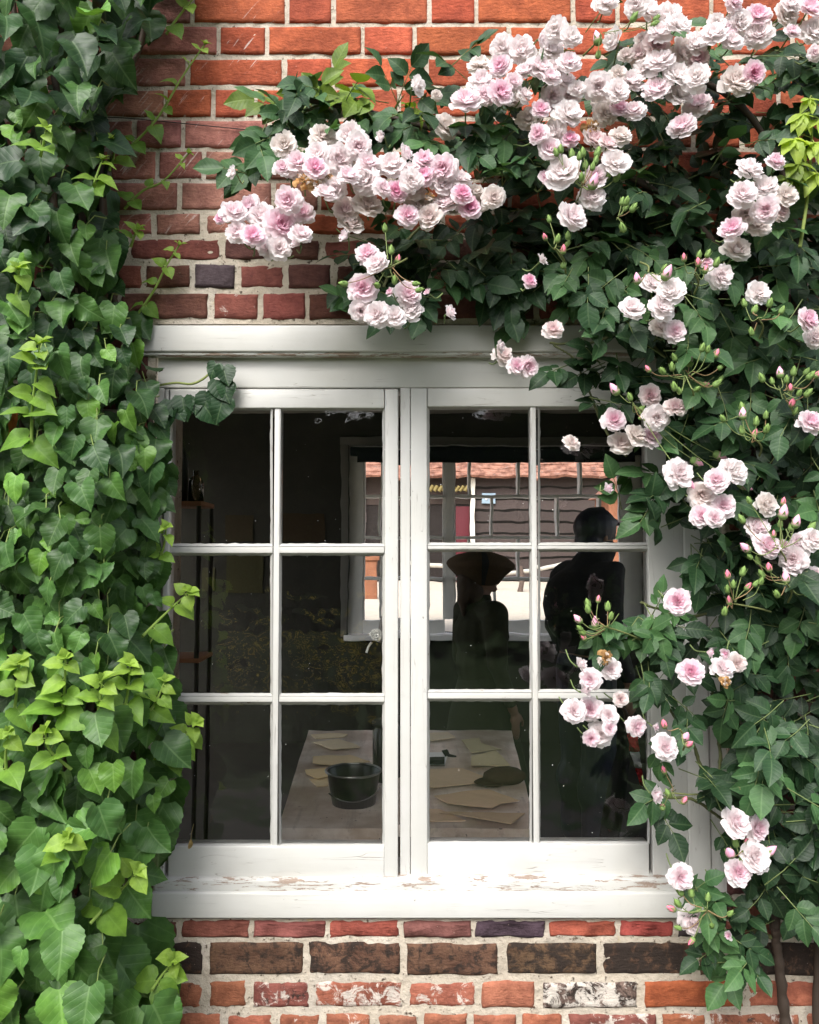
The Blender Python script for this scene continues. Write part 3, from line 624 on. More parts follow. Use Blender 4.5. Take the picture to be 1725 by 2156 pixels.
def fig(m, loc, yaw, s, lean=0.):
    for v in m.V: v[:, 1] += lean * np.clip((v[:, 2] - 1.36) / .16, 0, 1)
    R = np.array([[math.cos(yaw), -math.sin(yaw), 0], [math.sin(yaw), math.cos(yaw), 0], [0, 0, 1]])
    m.V = [(v * s) @ R.T + np.asarray(loc) for v in m.V]
def remeshed(m, name, mat, parent, vox, origin):
    o = m.build(name, mat, parent, origin=origin)
    r = o.modifiers.new('remesh', 'REMESH'); r.mode = 'VOXEL'; r.voxel_size = vox; r.use_smooth_shade = True
    q = o.modifiers.new('smooth', 'SMOOTH'); q.factor = .5; q.iterations = 4
    return o
def body(m, hip=.155, sh=.185, arm=(.30, .02)):
    """standing figure 1.70 m tall facing +y"""
    ball(m, (0, 0, 1.60), (.074, .094, .118)); ball(m, (0, .022, 1.545), (.056, .068, .062)); ball(m, (0, .085, 1.515), (.022, .02, .018))            # skull, jaw, chin
    capsule(m, (0, .09, 1.625), (0, .112, 1.588), .009, .014, 8); capsule(m, (-.018, .091, 1.553), (.018, .091, 1.553), .008, .008, 8); ball(m, (0, .086, 1.645), (.045, .012, .012))   # nose, lips, brow
    for s in (-1, 1): ball(m, (s * .076, -.005, 1.595), (.01, .02, .032)); ball(m, (s * .03, .083, 1.615), (.012, .008, .009))                        # ears, eyes
    capsule(m, (0, -.01, 1.40), (0, .0, 1.53), .062, .052)
    ball(m, (0, -.005, 1.30), (sh * .80, .105, .15)); ball(m, (0, 0, 1.10), (hip * .88, .095, .17)); ball(m, (0, -.008, .95), (hip * 1.02, .11, .13)); capsule(m, (-sh * .8, -.01, 1.40), (sh * .8, -.01, 1.40), .055, .055)
    for s in (-1, 1):
        a, b, c = (s * .085, 0, .90), (s * .088, .015, .49), (s * .09, -.015, .09)
        capsule(m, a, b, .085, .055); capsule(m, b, c, .054, .037); ball(m, (s * .09, -.025, .33), (.05, .055, .09)); capsule(m, (s * .09, -.03, .045), (s * .10, .14, .03), .04, .03)
        e, w = (s * (sh + .04), -.02, 1.12), (s * (sh + .045), arm[1] + .06, .87)
        capsule(m, (s * sh, -.01, 1.39), e, .05, .038); capsule(m, e, w, .038, .026)
        ball(m, (w[0], w[1] + .012, w[2] - .05), (.016, .036, .05))
        for i, (oy, L) in enumerate(((-.024, .055), (-.008, .07), (.008, .078), (.024, .07))):
            k0 = np.array([w[0], w[1] + .012 + oy, w[2] - .09]); k1 = k0 + (-.004 * s, .004, -L * .5); k2 = k1 + (-.014 * s, .004, -L * .45)
            capsule(m, k0, k1, .0092, .0085, 8); capsule(m, k1, k2, .0085, .0072, 8)
        k0 = np.array([w[0] - .004 * s, w[1] + .04, w[2] - .03]); k1 = k0 + (-.01 * s, .024, -.03); capsule(m, k0, k1, .0115, .010, 8); capsule(m, k1, k1 + (-.006 * s, .006, -.03), .0095, .008, 8)
def rings(m, rg, k=28, wav=0.):
    """garment shell from (z, rx, ry, cy) rings"""
    a = np.arange(k) * 2 * math.pi / k; V = []
    for z, rx, ry, cy in rg:
        f = 1 + wav * max(0, 1.05 - z) * np.sin(a * 7); V.append(np.stack([rx * np.cos(a) * f, cy + ry * np.sin(a) * f, np.full(k, z)], -1))
    n = len(rg); V = np.array(V); i = np.arange(n - 1)[:, None] * k; j = np.arange(k)[None]; j2 = (j + 1) % k
    m.add(V, np.stack([i + j, i + j2, i + k + j2, i + k + j], -1).reshape(-1, 4))
M_SKIN = mat_simple('skin', (.22, .125, .085), .55, .1, 30); M_DRESS = mat_simple('dress_cloth', (.022, .024, .010), .9, .25, 60, .2); M_STRAW = mat_simple('straw', (.06, .036, .017), .85, .35, 90, .4)
M_HAIR = mat_simple('hair', (.05, .03, .018), .6, .4, 90, .5); M_JACKET = mat_simple('jacket_cloth', (.018, .018, .02), .9, .3, 40, .3); M_NAVY = mat_simple('navy_cloth', (.014, .016, .03), .5, .4, 30, .3)
wl, wy, ws = (.375, 2.42, 0), math.radians(-66), .925
wo_ = empty('person', wl); tag(wo_, 'person in a wide straw sun hat and dark dress standing in profile inside the room', 'person', 'people standing in the dark room')
m = Mass(); body(m, .15, .165); fig(m, wl, wy, ws); remeshed(m, 'body', M_SKIN, wo_, .0075, wl)
m = Mass(); rings(m, [(1.415, .10, .075, -.0), (1.40, .155, .095, -.005), (1.33, .175, .125, 0), (1.25, .172, .135, .01), (1.12, .15, .118, 0), (1.05, .147, .115, 0), (.92, .185, .15, -.005), (.75, .22, .19, 0), (.5, .27, .25, 0), (.36, .30, .28, 0)], wav=.05); fig(m, wl, wy, ws)
d = m.build('dress', M_DRESS, wo_, origin=wl); sm = d.modifiers.new('thick', 'SOLIDIFY'); sm.thickness = .006; sm.offset = 1
m = Mass(); ball(m, (0, -.01, 1.27), (.175, .145, .15)); ball(m, (0, .0, 1.10), (.16, .145, .17)); capsule(m, (-.155, -.01, 1.385), (.155, -.01, 1.385), .076, .076); capsule(m, (0, -.01, 1.39), (0, -.005, 1.45), .095, .068)
for s_ in (-1, 1): capsule(m, (s_ * .170, -.01, 1.388), (s_ * .207, -.02, 1.12), .074, .055); capsule(m, (s_ * .207, -.02, 1.12), (s_ * .212, .06, .92), .048, .038)
fig(m, wl, wy, ws); remeshed(m, 'cardigan', M_DRESS, wo_, .009, wl)
m = Mass(); ball(m, (0, -.025, 1.625), (.086, .10, .11)); ball(m, (0, -.045, 1.50), (.07, .05, .08)); capsule(m, (0, -.10, 1.57), (0, -.115, 1.46), .052, .038); capsule(m, (0, -.115, 1.46), (.005, -.12, 1.37), .034, .010)
fig(m, wl, wy, ws); remeshed(m, 'hair', M_HAIR, wo_, .008, wl)
m = Mass(); hc = np.array(P(1010, 1250, 2.42)); hz = 1.6
lathe(m, [(.088, -.175), (.096, -.165), (.125, -.128), (.168, -.078), (.176, -.062), (.171, -.050), (.155, -.035), (.12, -.015), (.07, -.002), (0, .002)], (hc[0], 2.44, hz), 40, (1, 1, 1), wob=.03)
V = m.V[0]; V[:, 2] -= .10 * np.maximum(0, V[:, 0] - hc[0] - .02) * (V[:, 2] > 1.5); m.build('sun_hat', M_STRAW, wo_, origin=(hc[0], 2.44, hz))
m = Mass(); pr = np.array([(.097, -.172), (.128, -.130), (.172, -.079), (.180, -.062), (.175, -.048), (.158, -.032), (.12, -.011), (.07, .003)])
for a0, a1 in zip(np.linspace(-1.62, -1.42, 5)[:-1], np.linspace(-1.62, -1.42, 5)[1:]):
    V = np.array([[(hc[0] + r * math.cos(a), 2.44 + r * math.sin(a), hz + z) for a in (a0, a1)] for r, z in pr]); m.add(V, grid_faces(len(pr), 2))
rb = m.build('ribbon', M_JACKET, wo_); 

ml, my_, ms = (.955, 2.62, 0), math.radians(-66), 1.06
mo = empty('person', ml); tag(mo, 'tall person in dark jacket and navy cap standing behind the right-hand panes', 'person', 'people standing in the dark room')
m = Mass(); body(m, .155, .195); fig(m, ml, my_, ms, .085); remeshed(m, 'body', M_SKIN, mo, .008, ml)
m = Mass(); ball(m, (0, -.005, 1.28), (.20, .13, .19)); ball(m, (0, 0, 1.08), (.175, .125, .2)); ball(m, (0, 0, .90), (.175, .135, .12)); capsule(m, (-.175, -.01, 1.385), (.175, -.01, 1.385), .078, .078); capsule(m, (0, -.02, 1.38), (0, .01, 1.50), .125, .098); ball(m, (0, -.09, 1.24), (.17, .12, .20))
for s in (-1, 1): capsule(m, (s * .192, -.01, 1.385), (s * .237, -.02, 1.12), .078, .06); capsule(m, (s * .237, -.02, 1.12), (s * .242, .075, .90), .055, .042)
fig(m, ml, my_, ms, .085); remeshed(m, 'jacket', M_JACKET, mo, .010, ml)
m = Mass(); ball(m, (0, -.005, .93), (.17, .125, .12))
for s in (-1, 1): capsule(m, (s * .085, 0, .90), (s * .09, .01, .48), .105, .088); capsule(m, (s * .09, .005, .48), (s * .092, -.018, .09), .086, .07); ball(m, (s * .09, -.025, .33), (.078, .085, .14))
fig(m, ml, my_, ms, .085); remeshed(m, 'trousers', M_NAVY, mo, .010, ml)
m = Mass(); ball(m, (0, -.012, 1.635), (.096, .125, .108)); ball(m, (0, -.055, 1.56), (.08, .07, .08)); capsule(m, (-.04, .09, 1.665), (.04, .09, 1.665), .016, .016); capsule(m, (-.03, .13, 1.655), (.03, .13, 1.655), .012, .012)
fig(m, ml, my_, ms, .085); remeshed(m, 'cap', M_NAVY, mo, .008, ml)

# ================================================================== the yard beyond the far window
def ground(name, x0, x1, y0, y1, z, mat, amp=0, n=60):
    m = Mass(); U, Vv = np.meshgrid(np.linspace(x0, x1, n), np.linspace(y0, y1, n)); m.add(np.stack([U, Vv, z + rs.normal(0, amp, U.shape)], -1), grid_faces(n, n)); o = m.build(name, mat)
    return tag(o, None, None, None, 'structure')
M_GRAVEL = mat_simple('gravel', (.60, .52, .43), .95, .22, 9, .4); M_LAWN = mat_simple('lawn', (.05, .09, .025), .95, .4, 14, .5)
ground('added_bounce_ground', 2.95, 60, .3, 5.44, .4, M_GRAVEL, .006); ground('added_bounce_ground', -60, -2.45, .3, 5.44, .4, M_GRAVEL, .006)  # unseen ground added on both sides to bounce light into the room
ground('gravel_yard', -60, 60, 5.45, 120, .80, M_GRAVEL, .012)
ground('lawn', -60, 60, -90, -3.2, 0., M_LAWN, .01)
ground('added_bounce_path', -60, 60, -3.19, .01, .0, mat_simple('added_path_gravel', (.11, .105, .085), .95, .25, 12, .4), .004)  # unseen strip added by the wall for a neutral ground bounce
BY = 20.
def bpx(px, py, Y=BY): return P(px, py, Y)
bn = empty('barn', (1.5, BY, .8)); tag(bn, 'low dark weatherboarded barn with a red clay tile roof across the sunny yard', 'barn')
M_TILE = NT('clay_tile'); _p = M_TILE.pos(); _c = M_TILE.mix(M_TILE.ramp(M_TILE.noise(_p, 5.5, 5, .7), .36, .62), (.17, .075, .055), (.40, .20, .145)); _c = M_TILE.mix(M_TILE.ramp(M_TILE.noise(_p, 9, 4), .55, .75, 0, .7), _c, (.26, .2, .18)); M_TILE = M_TILE.done(M_TILE.bsdf(_c, .85, .2))
ez = bpx(1000, 1012)[2]; m = Mass(); nx, ny = 90, 30
for r in range(32):
    y0 = BY - .45 + r * .139; z0 = ez + r * .11; xs = np.linspace(-9, 12, 84 + 1) + (r % 2) * .12
    U = np.stack([xs] * 4); jz = rs.normal(0, .012, xs.shape)
    m.add(np.stack([U, np.array([y0 + .05, y0, y0 + .20, y0 + .20])[:, None] + 0 * U, np.array([z0 - .035, z0 + .022, z0 + .165, z0 + .13])[:, None] + jz[None]], -1), grid_faces(4, 85))
m.build('roof', M_TILE, bn, smooth=False)
m = Mass(); hz0 = .8
for r in range(10):
    z = hz0 + .05 + r * .31
    if z > ez: break
    j = .008 * rs.randn()
    for x0, x1 in ((-9, -1.15), (1.72, 12)): m.add([(x0, BY - .03 + j, z), (x1, BY - .03 + j, z), (x1, BY + .012, z + .34), (x0, BY + .012, z + .34)], [[0, 1, 2, 3]], tuple(np.array((.062, .046, .043)) * rs.uniform(.75, 1.3))); m.add([(x0, BY - .03 + j, z), (x1, BY - .03 + j, z), (x1, BY - .0, z - .06), (x0, BY - .0, z - .06)], [[3, 2, 1, 0]], (.012, .010, .009))  # lower lips near-black: the boards' shadow lines are put into their colour
m.build('weatherboard_wall', M_DARK, bn, smooth=False)
m = Mass(); box(m, -9, 12, BY + .06, BY + .1, .7, ez + .3, (.02, .015, .014)); box(m, -1.15, 1.72, BY + .03, BY + .06, ez - .7, ez, (.05, .035, .03)); m.build('back_panel', M_DARK, bn, smooth=False)
a, b = bpx(985, 1000, BY - .1), bpx(994, 1140, BY - .1); m = Mass(); box(m, a[0], b[0], BY - .16, BY - .08, .8, ez - .02, (.78, .74, .66), .008); m.build('door_post', M_VC, bn)
a, b = bpx(957, 1070, BY - .05), bpx(985, 1140, BY - .05); m = Mass(); box(m, a[0], b[0], BY - .0, BY + .03, .8, a[2], (.10, .012, .02), .006); m.build('door', M_VC, bn)
a, b = bpx(904, 1028, BY - .3), bpx(983, 1039, BY - .3)
m = Mass(); q = (b[0] - a[0]) / 9
for i in range(9): tube(m, [(a[0] + q * i, BY - .3, b[2]), (a[0] + q * (i + .8), BY - .3, a[2])], .05, 5, (.22, .17, .06))
m.build('awning_trim', M_VC, bn)
sg = empty('sign', bpx(1019, 1053, BY - .08)); tag(sg, 'small pale blue sign with white scrawl on the dark barn boards', 'sign')
a, b = bpx(1007, 1065, BY - .06), bpx(1036, 1042, BY - .06); m = Mass(); box(m, a[0], b[0], BY - .1, BY - .06, a[2], b[2], (.30, .40, .50), .006); m.build('panel', M_VC, sg)
m = Mass(); xx = np.linspace(a[0] + .05, b[0] - .05, 40); tube(m, np.stack([xx, np.full(40, BY - .115), (a[2] + b[2]) / 2 + .06 * np.sin(xx * 60) * np.cos(xx * 17)], -1), .014, 5, (.8, .82, .84)); m.build('scrawl', M_VC, sg)
M_OB = mat_simple('old_orange_brick', (.27, .11, .06), .9, .45, 6)
pr_ = empty('brick_pier', bpx(783, 1212, 12)); tag(pr_, 'short orange brick pier in the yard at the left of the far window', 'pier')
a, b = bpx(768, 1215, 12), bpx(797, 1180, 12); m = Mass(); box(m, a[0], b[0], 12, 12.25, .75, b[2], bev=.01); m.build('shaft', M_OB, pr_); m = Mass(); box(m, a[0] - .03, b[0] + .03, 11.97, 12.28, b[2] + .003, b[2] + .07, bev=.01); m.build('coping', M_OB, pr_)
ob = empty('brick_outbuilding', (3.9, 17, .8)); tag(ob, 'orange brick gable end standing in front of the barn at the right', 'outbuilding')
a, b = bpx(1268, 1200, 17), bpx(1345, 1050, 17); m = Mass(); box(m, a[0], b[0], 17, 18.5, .75, b[2]); m.build('wall', M_OB, ob, smooth=False)
m = Mass(); prism(m, [(a[0] - .15, b[2] + .003), (b[0] + .15, b[2] + .003), ((a[0] + b[0]) / 2, b[2] + .55)], 16.85, 18.6, axis='y'); m.build('roof', M_TILE, ob, smooth=False)
# log rail and leaning post in the yard
m = Mass(); q = [bpx(x, y_, 15) for x, y_ in ((860, 1185), (950, 1192), (1060, 1205), (1120, 1196), (1200, 1182), (1260, 1180))]; tube(m, smoothline(q, 30), .045, 7, (.50, .47, .42)); tag(m.build('fence_rail', M_DARK), 'pale rough pole lying along the front of the barn', 'rail')
m = Mass(); a, b = bpx(1090, 1190, 14.6), bpx(1086, 1236, 14.6); b[2] = .78; tube(m, [b, (a + b) / 2 + (.03, 0, 0), a], [.06, .055, .04], 7, (.12, .085, .07)); tag(m.build('fence_post', M_DARK), 'dark leaning wooden post in front of the barn rail', 'post')

# ================================================================== the garden behind the camera: what the panes reflect
def leafcloud(m, n, lo, hi, L, cols, rs, Wd=.5):
    p = lo + rs.rand(n, 3) * (np.asarray(hi) - lo); d = nrm(rs.randn(n, 3) + (0, 0, -.4)); s = nrm(np.cross(d, rs.randn(n, 3))); l = L * rs.uniform(.6, 1.3, (n, 1))
    V = np.stack([p, p + d * l * .5 + s * l * Wd * .5, p + d * l, p + d * l * .5 - s * l * Wd * .5], 1); c = np.asarray(cols)[rs.randint(len(cols), size=n)] * rs.uniform(.7, 1.3, (n, 1))
    m.add(V, np.arange(4 * n).reshape(n, 4), np.repeat(c, 4, 0))
hd = empty('garden_hedge', (0, -16, 0)); tag(hd, 'tall dark green hedge across the garden, mirrored in the window panes', 'hedge')
m = Mass(); leafcloud(m, 16000, (-24, -16.6, 0), (24, -15.2, 5.8), .34, [(.03, .06, .02), (.05, .08, .02), (.02, .04, .015)], rs); m.build('foliage', M_DARK, hd, smooth=False)
m = Mass(); box(m, -24, 24, -16.2, -15.7, 0, 5.3, (.012, .02, .008)); m.build('inner_growth', M_DARK, hd)
for i, (x, y_, lab) in enumerate(((-.75, -4.6, 'bushy yellow-flowered herb mirrored in the second pane of the left sash'), (-1.75, -5.0, 'yellow-flowered herb mirrored in the first pane of the left sash'))):
    h = empty('yellow_herb', (x, y_, 0)); tag(h, lab, 'plant', 'yellow flowering herbs mirrored in the glass')
    m = Mass(); leafcloud(m, 700, (x - .5, y_ - .4, .02), (x + .5, y_ + .4, .72), .12, [(.05, .08, .02), (.08, .1, .03)], rs, .25); m.build('leaves', M_DARK, h, smooth=False)
    m = Mass(); q = np.stack([x + rs.uniform(-.5, .5, 80), y_ + rs.uniform(-.4, .45, 80), rs.uniform(.45, .95, 80)], -1)
    for a in q: tube(m, [(a[0] * .8 + x * .2, a[1], .05), a], .004, 4, (.06, .1, .03))
    m.build('stalks', M_DARK, h)
    m = Mass()
    for a in q: lathe(m, [(0, 0), (.046, .004), (.058, .012), (.03, .018), (0, .02)], a, 8, (.92, .70, .05))
    m.build('flower_heads', M_VC, h)
# ================================================================== leaves
HEART = ([0, .05, .13, .25, .38, .52, .66, .78, .88, .94, 1], [.20, .36, .46, .50, .485, .43, .335, .225, .115, .05, .004])
OVATE = ([0, .08, .2, .35, .5, .65, .8, .92, 1], [.02, .16, .27, .335, .335, .285, .18, .07, .004])
LANCE = ([0, .1, .3, .5, .7, .88, 1], [.03, .12, .21, .235, .19, .09, .004])
def leaves(m, p, d, n, L, col, prof=HEART, fold=.25, curl=.25, ruf=.10, rows=13, cols=7, lobe=.13, ser=.028, width=1., seed=1, mat=0):
    r = np.random.RandomState(seed); N = len(p); p, d, n = (np.asarray(x, float) for x in (p, d, n)); L = np.broadcast_to(L, (N,))
    d = nrm(d); s = nrm(np.cross(d, n)); n = np.cross(s, d)
    a = np.linspace(0, 1, rows); w = np.interp(a, *prof) * width; w = w * (1 + ser * np.where(np.arange(rows) % 2, 1, -1) * (w > .03)); b = np.linspace(-1, 1, cols)
    A = a[:, None] + 0 * b; Bb = b[None] + 0 * A; Wd = w[:, None] + 0 * b; ab = np.abs(Bb)
    ph = r.rand(N, 1, 1) * 6.28; ph2 = r.rand(N, 1, 1) * 6.28
    fo = (np.broadcast_to(fold, (N,)) * r.uniform(.4, 1.6, N))[:, None, None]; cu = (np.broadcast_to(curl, (N,)) * r.uniform(.2, 1.8, N))[:, None, None]; sk = r.normal(0, .10, (N, 1, 1))
    asym = r.uniform(.86, 1.12, (N, 1, 1))
    y = A - lobe * ab ** 1.3 * (1 - A) ** 3
    x = Bb * Wd * np.where(Bb > 0, asym, 2 - asym) + sk * A ** 2
    h = fo * ab * Wd - cu * A ** 2 + ruf * ab ** 1.5 * (np.sin(7 * A + ph + 2 * (Bb > 0)) * .6 + .4 * np.sin(13 * A + ph2)) * Wd * 1.6 - .10 * (ab * Wd) ** 2 + .004 * np.sin(A * 38 - ab * 7) * (1 - ab) * ab * 2
    Lr = L[:, None, None, None]
    V = p[:, None, None] + Lr * (d[:, None, None] * (y * np.ones_like(fo))[..., None] + s[:, None, None] * x[..., None] + n[:, None, None] * h[..., None])
    nv = rows * cols; Fq = (grid_faces(rows, cols)[None] + np.arange(N)[:, None, None] * nv).reshape(-1, 4)
    C = np.repeat(np.asarray(col, float), nv, 0); U = np.tile(np.stack([Bb * Wd * 2, A], -1).reshape(nv, 2), (N, 1))
    m.add(V, Fq, C, U, mat)

# ================================================================== the broad-leaved climber on the left
ivy = empty('climbing_hydrangea', P(120, 2150, -.05)); tag(ivy, 'broad heart-leaved green climber covering the wall left of the window, with lime young tips', 'climber')
EDGE = [(-200, 420), (-40, 410), (0, 392), (60, 372), (100, 352), (160, 345), (200, 338), (235, 262), (300, 252), (360, 262), (420, 268), (500, 272), (600, 280), (680, 300), (740, 322), (790, 342), (850, 362), (950, 372), (1000, 384), (1100, 376), (1190, 356), (1260, 362), (1340, 378),
        (1420, 386), (1500, 384), (1600, 396), (1680, 412), (1740, 402), (1790, 386), (1850, 362), (1890, 322), (1950, 318), (2010, 335), (2080, 356), (2160, 378), (2400, 400)]
ex, ey = np.array([e[1] for e in EDGE], float), np.array([e[0] for e in EDGE], float)
edge = lambda y: np.interp(y, ey, ex)
def ivydepth(px, py): return .05 + .25 * np.clip((edge(py) - px) / 180, 0, 1) ** .75 + .03 * np.clip((py - 900) / 1200, 0, 1)
r2 = np.random.RandomState(21)
DEEP, MID, YOUNG, LIMEC = np.array([.014, .044, .015]), np.array([.060, .140, .028]), np.array([.105, .225, .030]), np.array([.215, .335, .05])
m = Mass()
SZY, SZL = [-200, 0, 400, 700, 1350, 1600, 1800, 2100], [86, 82, 72, 58, 58, 74, 88, 98]      # leaf length in photo pixels by height
def ivylayer(dens, fr0, fr1, lf, margin, sd, tilt):
    rr = np.random.RandomState(sd); px, py = [], []; y = -170.
    while y < 2330:
        st = np.interp(y, SZY, SZL) * dens
        for x in np.arange(-230, 470, st):
            X, Yp = x + rr.uniform(-.6, .6) * st, y + rr.uniform(-.6, .6) * st
            if X < edge(Yp) - margin * np.interp(y, SZY, SZL) / 100 - rr.rand() * 18: px.append(X); py.append(Yp)
        y += st * .82
    px, py = np.array(px), np.array(py); N = len(px); D = ivydepth(px, py) * rr.uniform(fr0, fr1, N)
    sz = np.interp(py, SZY, SZL) * lf * rr.uniform(.78, 1.18, N) * np.where(rr.rand(N) < .22, .66, 1)
    ed = np.clip(1 - (edge(py) - px) / 110, 0, 1)
    p = P(px, py - sz * .42, -D)
    d = np.stack([rr.normal(0, .55, N) + .25 * ed, -rr.uniform(.0, .7, N), -1 + 0 * px], -1); flip = rr.rand(N) < .08; d[flip] *= (1.4, 1, .15)
    n = np.stack([rr.normal(0, .45, N) + .5 * ed, -1 + 0 * px, rr.normal(tilt, .38, N)], -1)
    f = rr.rand(N)[:, None] ** 1.3; low = np.clip((py - 500) / 1500, 0, 1)[:, None]
    c = DEEP * (1 - f) + MID * f; c = c * (1 - .5 * low) + (MID * 1.1) * .5 * low
    yg = rr.rand(N) < np.interp(py, [0, 600, 1200, 1400, 1560, 2100], [.05, .13, .16, .34, .22, .15]); k = rr.rand(yg.sum(), 1); c[yg] = (YOUNG * k + MID * 1.3 * (1 - k)); sz = np.where(yg, sz * .78, sz)
    c = c * rr.uniform(.7, 1.3, (N, 1))
    leaves(m, p, d, n, sz * S(-D), c, fold=.32, curl=.34, ruf=.17, rows=19, seed=sd)
    return p, d
ivylayer(1.0, .08, .35, 1.2, 34, 31, .45)
ivylayer(.86, .45, .72, 1.08, 40, 32, .55)
pf, df = ivylayer(.66, .80, 1.15, 1.0, 44, 33, .70)
m.build('foliage', M_LEAF, ivy)
# woody stems behind the leaves and leaf stalks
m = Mass()
for k in range(16):
    x0 = r2.uniform(-60, 300); pts = []
    for y in np.arange(2330, -200, -160):
        x0 += r2.normal(0, 26); X = min(x0, edge(y) - 50); pts.append(P(X, y, -r2.uniform(.015, .5 * float(ivydepth(X, y)))))
    tube(m, smoothline(pts, 90), r2.uniform(.004, .009), 6, (.07, .05, .032))
for a, b in list(zip(pf, df))[::3]: 
    q = a + np.array([r2.normal(0, .012), .05, .035]); tube(m, [q, (a + q) / 2 + (0, -.01, .008), a], [.0016, .0014, .0012], 4, (.16, .22, .06))
m.build('branch', M_STEM, ivy)
def shoot(pts, Ys, nl, size, tip=1., seed=0, r0=.0035, stem=(.20, .30, .06), side=1.0, spread=.9):
    """young shoot: stem through photo points with pairs of bright leaves and a tuft at the tip"""
    r = np.random.RandomState(seed); on = Ys[1] < -.08; Ys = np.array([(-float(ivydepth(x, y)) - (.02 + .05 * i / (len(pts) - 1)) if on else Y) for i, ((x, y), Y) in enumerate(zip(pts, np.linspace(Ys[0], Ys[1], len(pts))))]); line = smoothline([P(x, y, Y) for (x, y), Y in zip(pts, Ys)], 30)
    m = Mass(); tube(m, line, np.linspace(r0, r0 * .45, 30), 6, stem, mat=1)
    T = nrm(np.gradient(line, axis=0)); p, d, n, L, c = [], [], [], [], []
    for k in range(nl):
        f = (k + .7) / nl; i = min(29, int(f * 29)); t = T[i]; sN = nrm(np.cross(t, [0, -1, .2]))
        for sg in (-1, 1):
            if r.rand() < .14: continue
            q = line[i] + t * r.normal(0, .004); dd = nrm(t * r.uniform(.1, .6) + sN * sg * spread + np.array([r.normal(0, .2), -r.uniform(.1, .7), -r.uniform(.1, .7)]))
            p.append(q + dd * .006); d.append(dd); n.append(nrm(np.array([r.normal(0, .3), -.8, .8 + r.normal(0, .2)]))); s_ = size * (1.15 - .6 * f) * r.uniform(.8, 1.2); L.append(s_)
            c.append((YOUNG * (1 - f * tip) + LIMEC * f * tip) * r.uniform(.85, 1.15)); tube(m, [line[i], q + dd * .008], .0012, 4, stem, mat=1)
    for k in range(4):
        a = k * 1.7 + r.rand(); t = T[-1]; dd = nrm(t * .7 + np.array([math.cos(a) * .8, -.3, math.sin(a) * .6])); p.append(line[-1]); d.append(dd); n.append(nrm(np.array([0, -.7, .7]) + t * .5)); L.append(size * r.uniform(.28, .55)); c.append(LIMEC * r.uniform(.75, 1.1))
    leaves(m, p, d, n, np.array(L), np.array(c), fold=.30, curl=.42, ruf=.10, width=.98, lobe=.09, ser=.02, seed=seed + 5)
    return m.build('young_shoot', [M_LIME, M_STEM], ivy)
SH = [([(262, 322), (330, 250), (385, 160), (432, 92)], (-.02, -.05), 6, .034), ([(262, 440), (300, 402), (345, 380), (398, 322)], (-.02, -.05), 4, .030), ([(283, 672), (325, 610), (350, 560), (378, 515)], (-.02, -.05), 4, .034), ([(350, 72), (372, 40), (400, 5), (430, -30)], (-.05, -.06), 3, .038),
      ([(66, 950), (68, 860), (76, 790), (84, 722)], (-.22, -.27), 6, .052), ([(190, 420), (200, 380), (216, 335)], (-.2, -.25), 3, .045), ([(85, 330), (92, 300), (98, 268)], (-.2, -.26), 2, .04),
      ([(300, 1340), (340, 1300), (372, 1270), (400, 1244)], (-.12, -.16), 4, .05), ([(30, 1500), (36, 1450), (42, 1392)], (-.25, -.30), 4, .048), ([(130, 1510), (136, 1450), (138, 1385)], (-.25, -.30), 4, .052), ([(262, 1500), (270, 1450), (274, 1396)], (-.22, -.27), 3, .046), ([(310, 1505), (330, 1475), (348, 1432)], (-.18, -.22), 3, .042),
      ([(340, 1600), (372, 1570), (395, 1545), (414, 1520)], (-.10, -.13), 4, .044), ([(135, 1820), (140, 1790), (142, 1762)], (-.27, -.30), 2, .05), ([(190, 1945), (240, 1890), (268, 1860), (290, 1830)], (-.2, -.26), 3, .055), ([(200, 1540), (210, 1480), (215, 1430)], (-.3, -.3), 3, .045), ([(15, 1640), (12, 1590), (18, 1540)], (-.3, -.3), 3, .045), ([(30, 640), (38, 600), (40, 565)], (-.2, -.2), 2, .045), ([(330, 1190), (345, 1150), (350, 1110)], (-.12, -.14), 2, .036), ([(320, 2085), (340, 2055), (356, 2035), (368, 2018)], (-.09, -.12), 3, .05), ([(275, 520), (284, 495), (292, 482)], (-.05, -.07), 2, .035), ([(150, 1620), (105, 1580), (95, 1540)], (-.26, -.29), 2, .05), ([(230, 360), (240, 325), (236, 290)], (-.10, -.14), 2, .04)]
for i, (pts, Ys, nl, sz) in enumerate(SH): shoot(pts, Ys, nl, sz, seed=40 + i)
# dark sprig hooked over the window head
m = Mass(); ln = smoothline([P(x, y, -.01) for x, y in ((330, 812), (370, 806), (405, 808), (435, 792), (450, 768))], 24); tube(m, ln, .0028, 6, (.22, .26, .08), mat=1)
q = [(455, 765), (470, 772), (462, 800), (478, 806), (455, 826), (440, 832), (470, 838), (410, 835), (425, 845), (385, 838), (360, 842), (350, 858)]; N = len(q); px, py = np.array(q, float).T
leaves(m, P(px, py, -.025), np.stack([r2.normal(0, .5, N), -.3 + 0 * px, -1 + 0 * px], -1), np.stack([r2.normal(0, .3, N), -1 + 0 * px, r2.normal(.2, .2, N)], -1), r2.uniform(36, 60, N) * S(0), DEEP * r2.uniform(.8, 1.2, (N, 1)), seed=77)
m.build('side_shoot', [M_LEAF, M_STEM], ivy)
m = Mass(); leaves(m, [P(30, 862, -.26)], [[-.1, -.3, -1]], [[.5, -1, .1]], [.05], [[.40, .12, .05]], prof=LANCE, fold=.8, curl=.8, seed=4); m.build('dead_leaf', M_LIME, ivy)
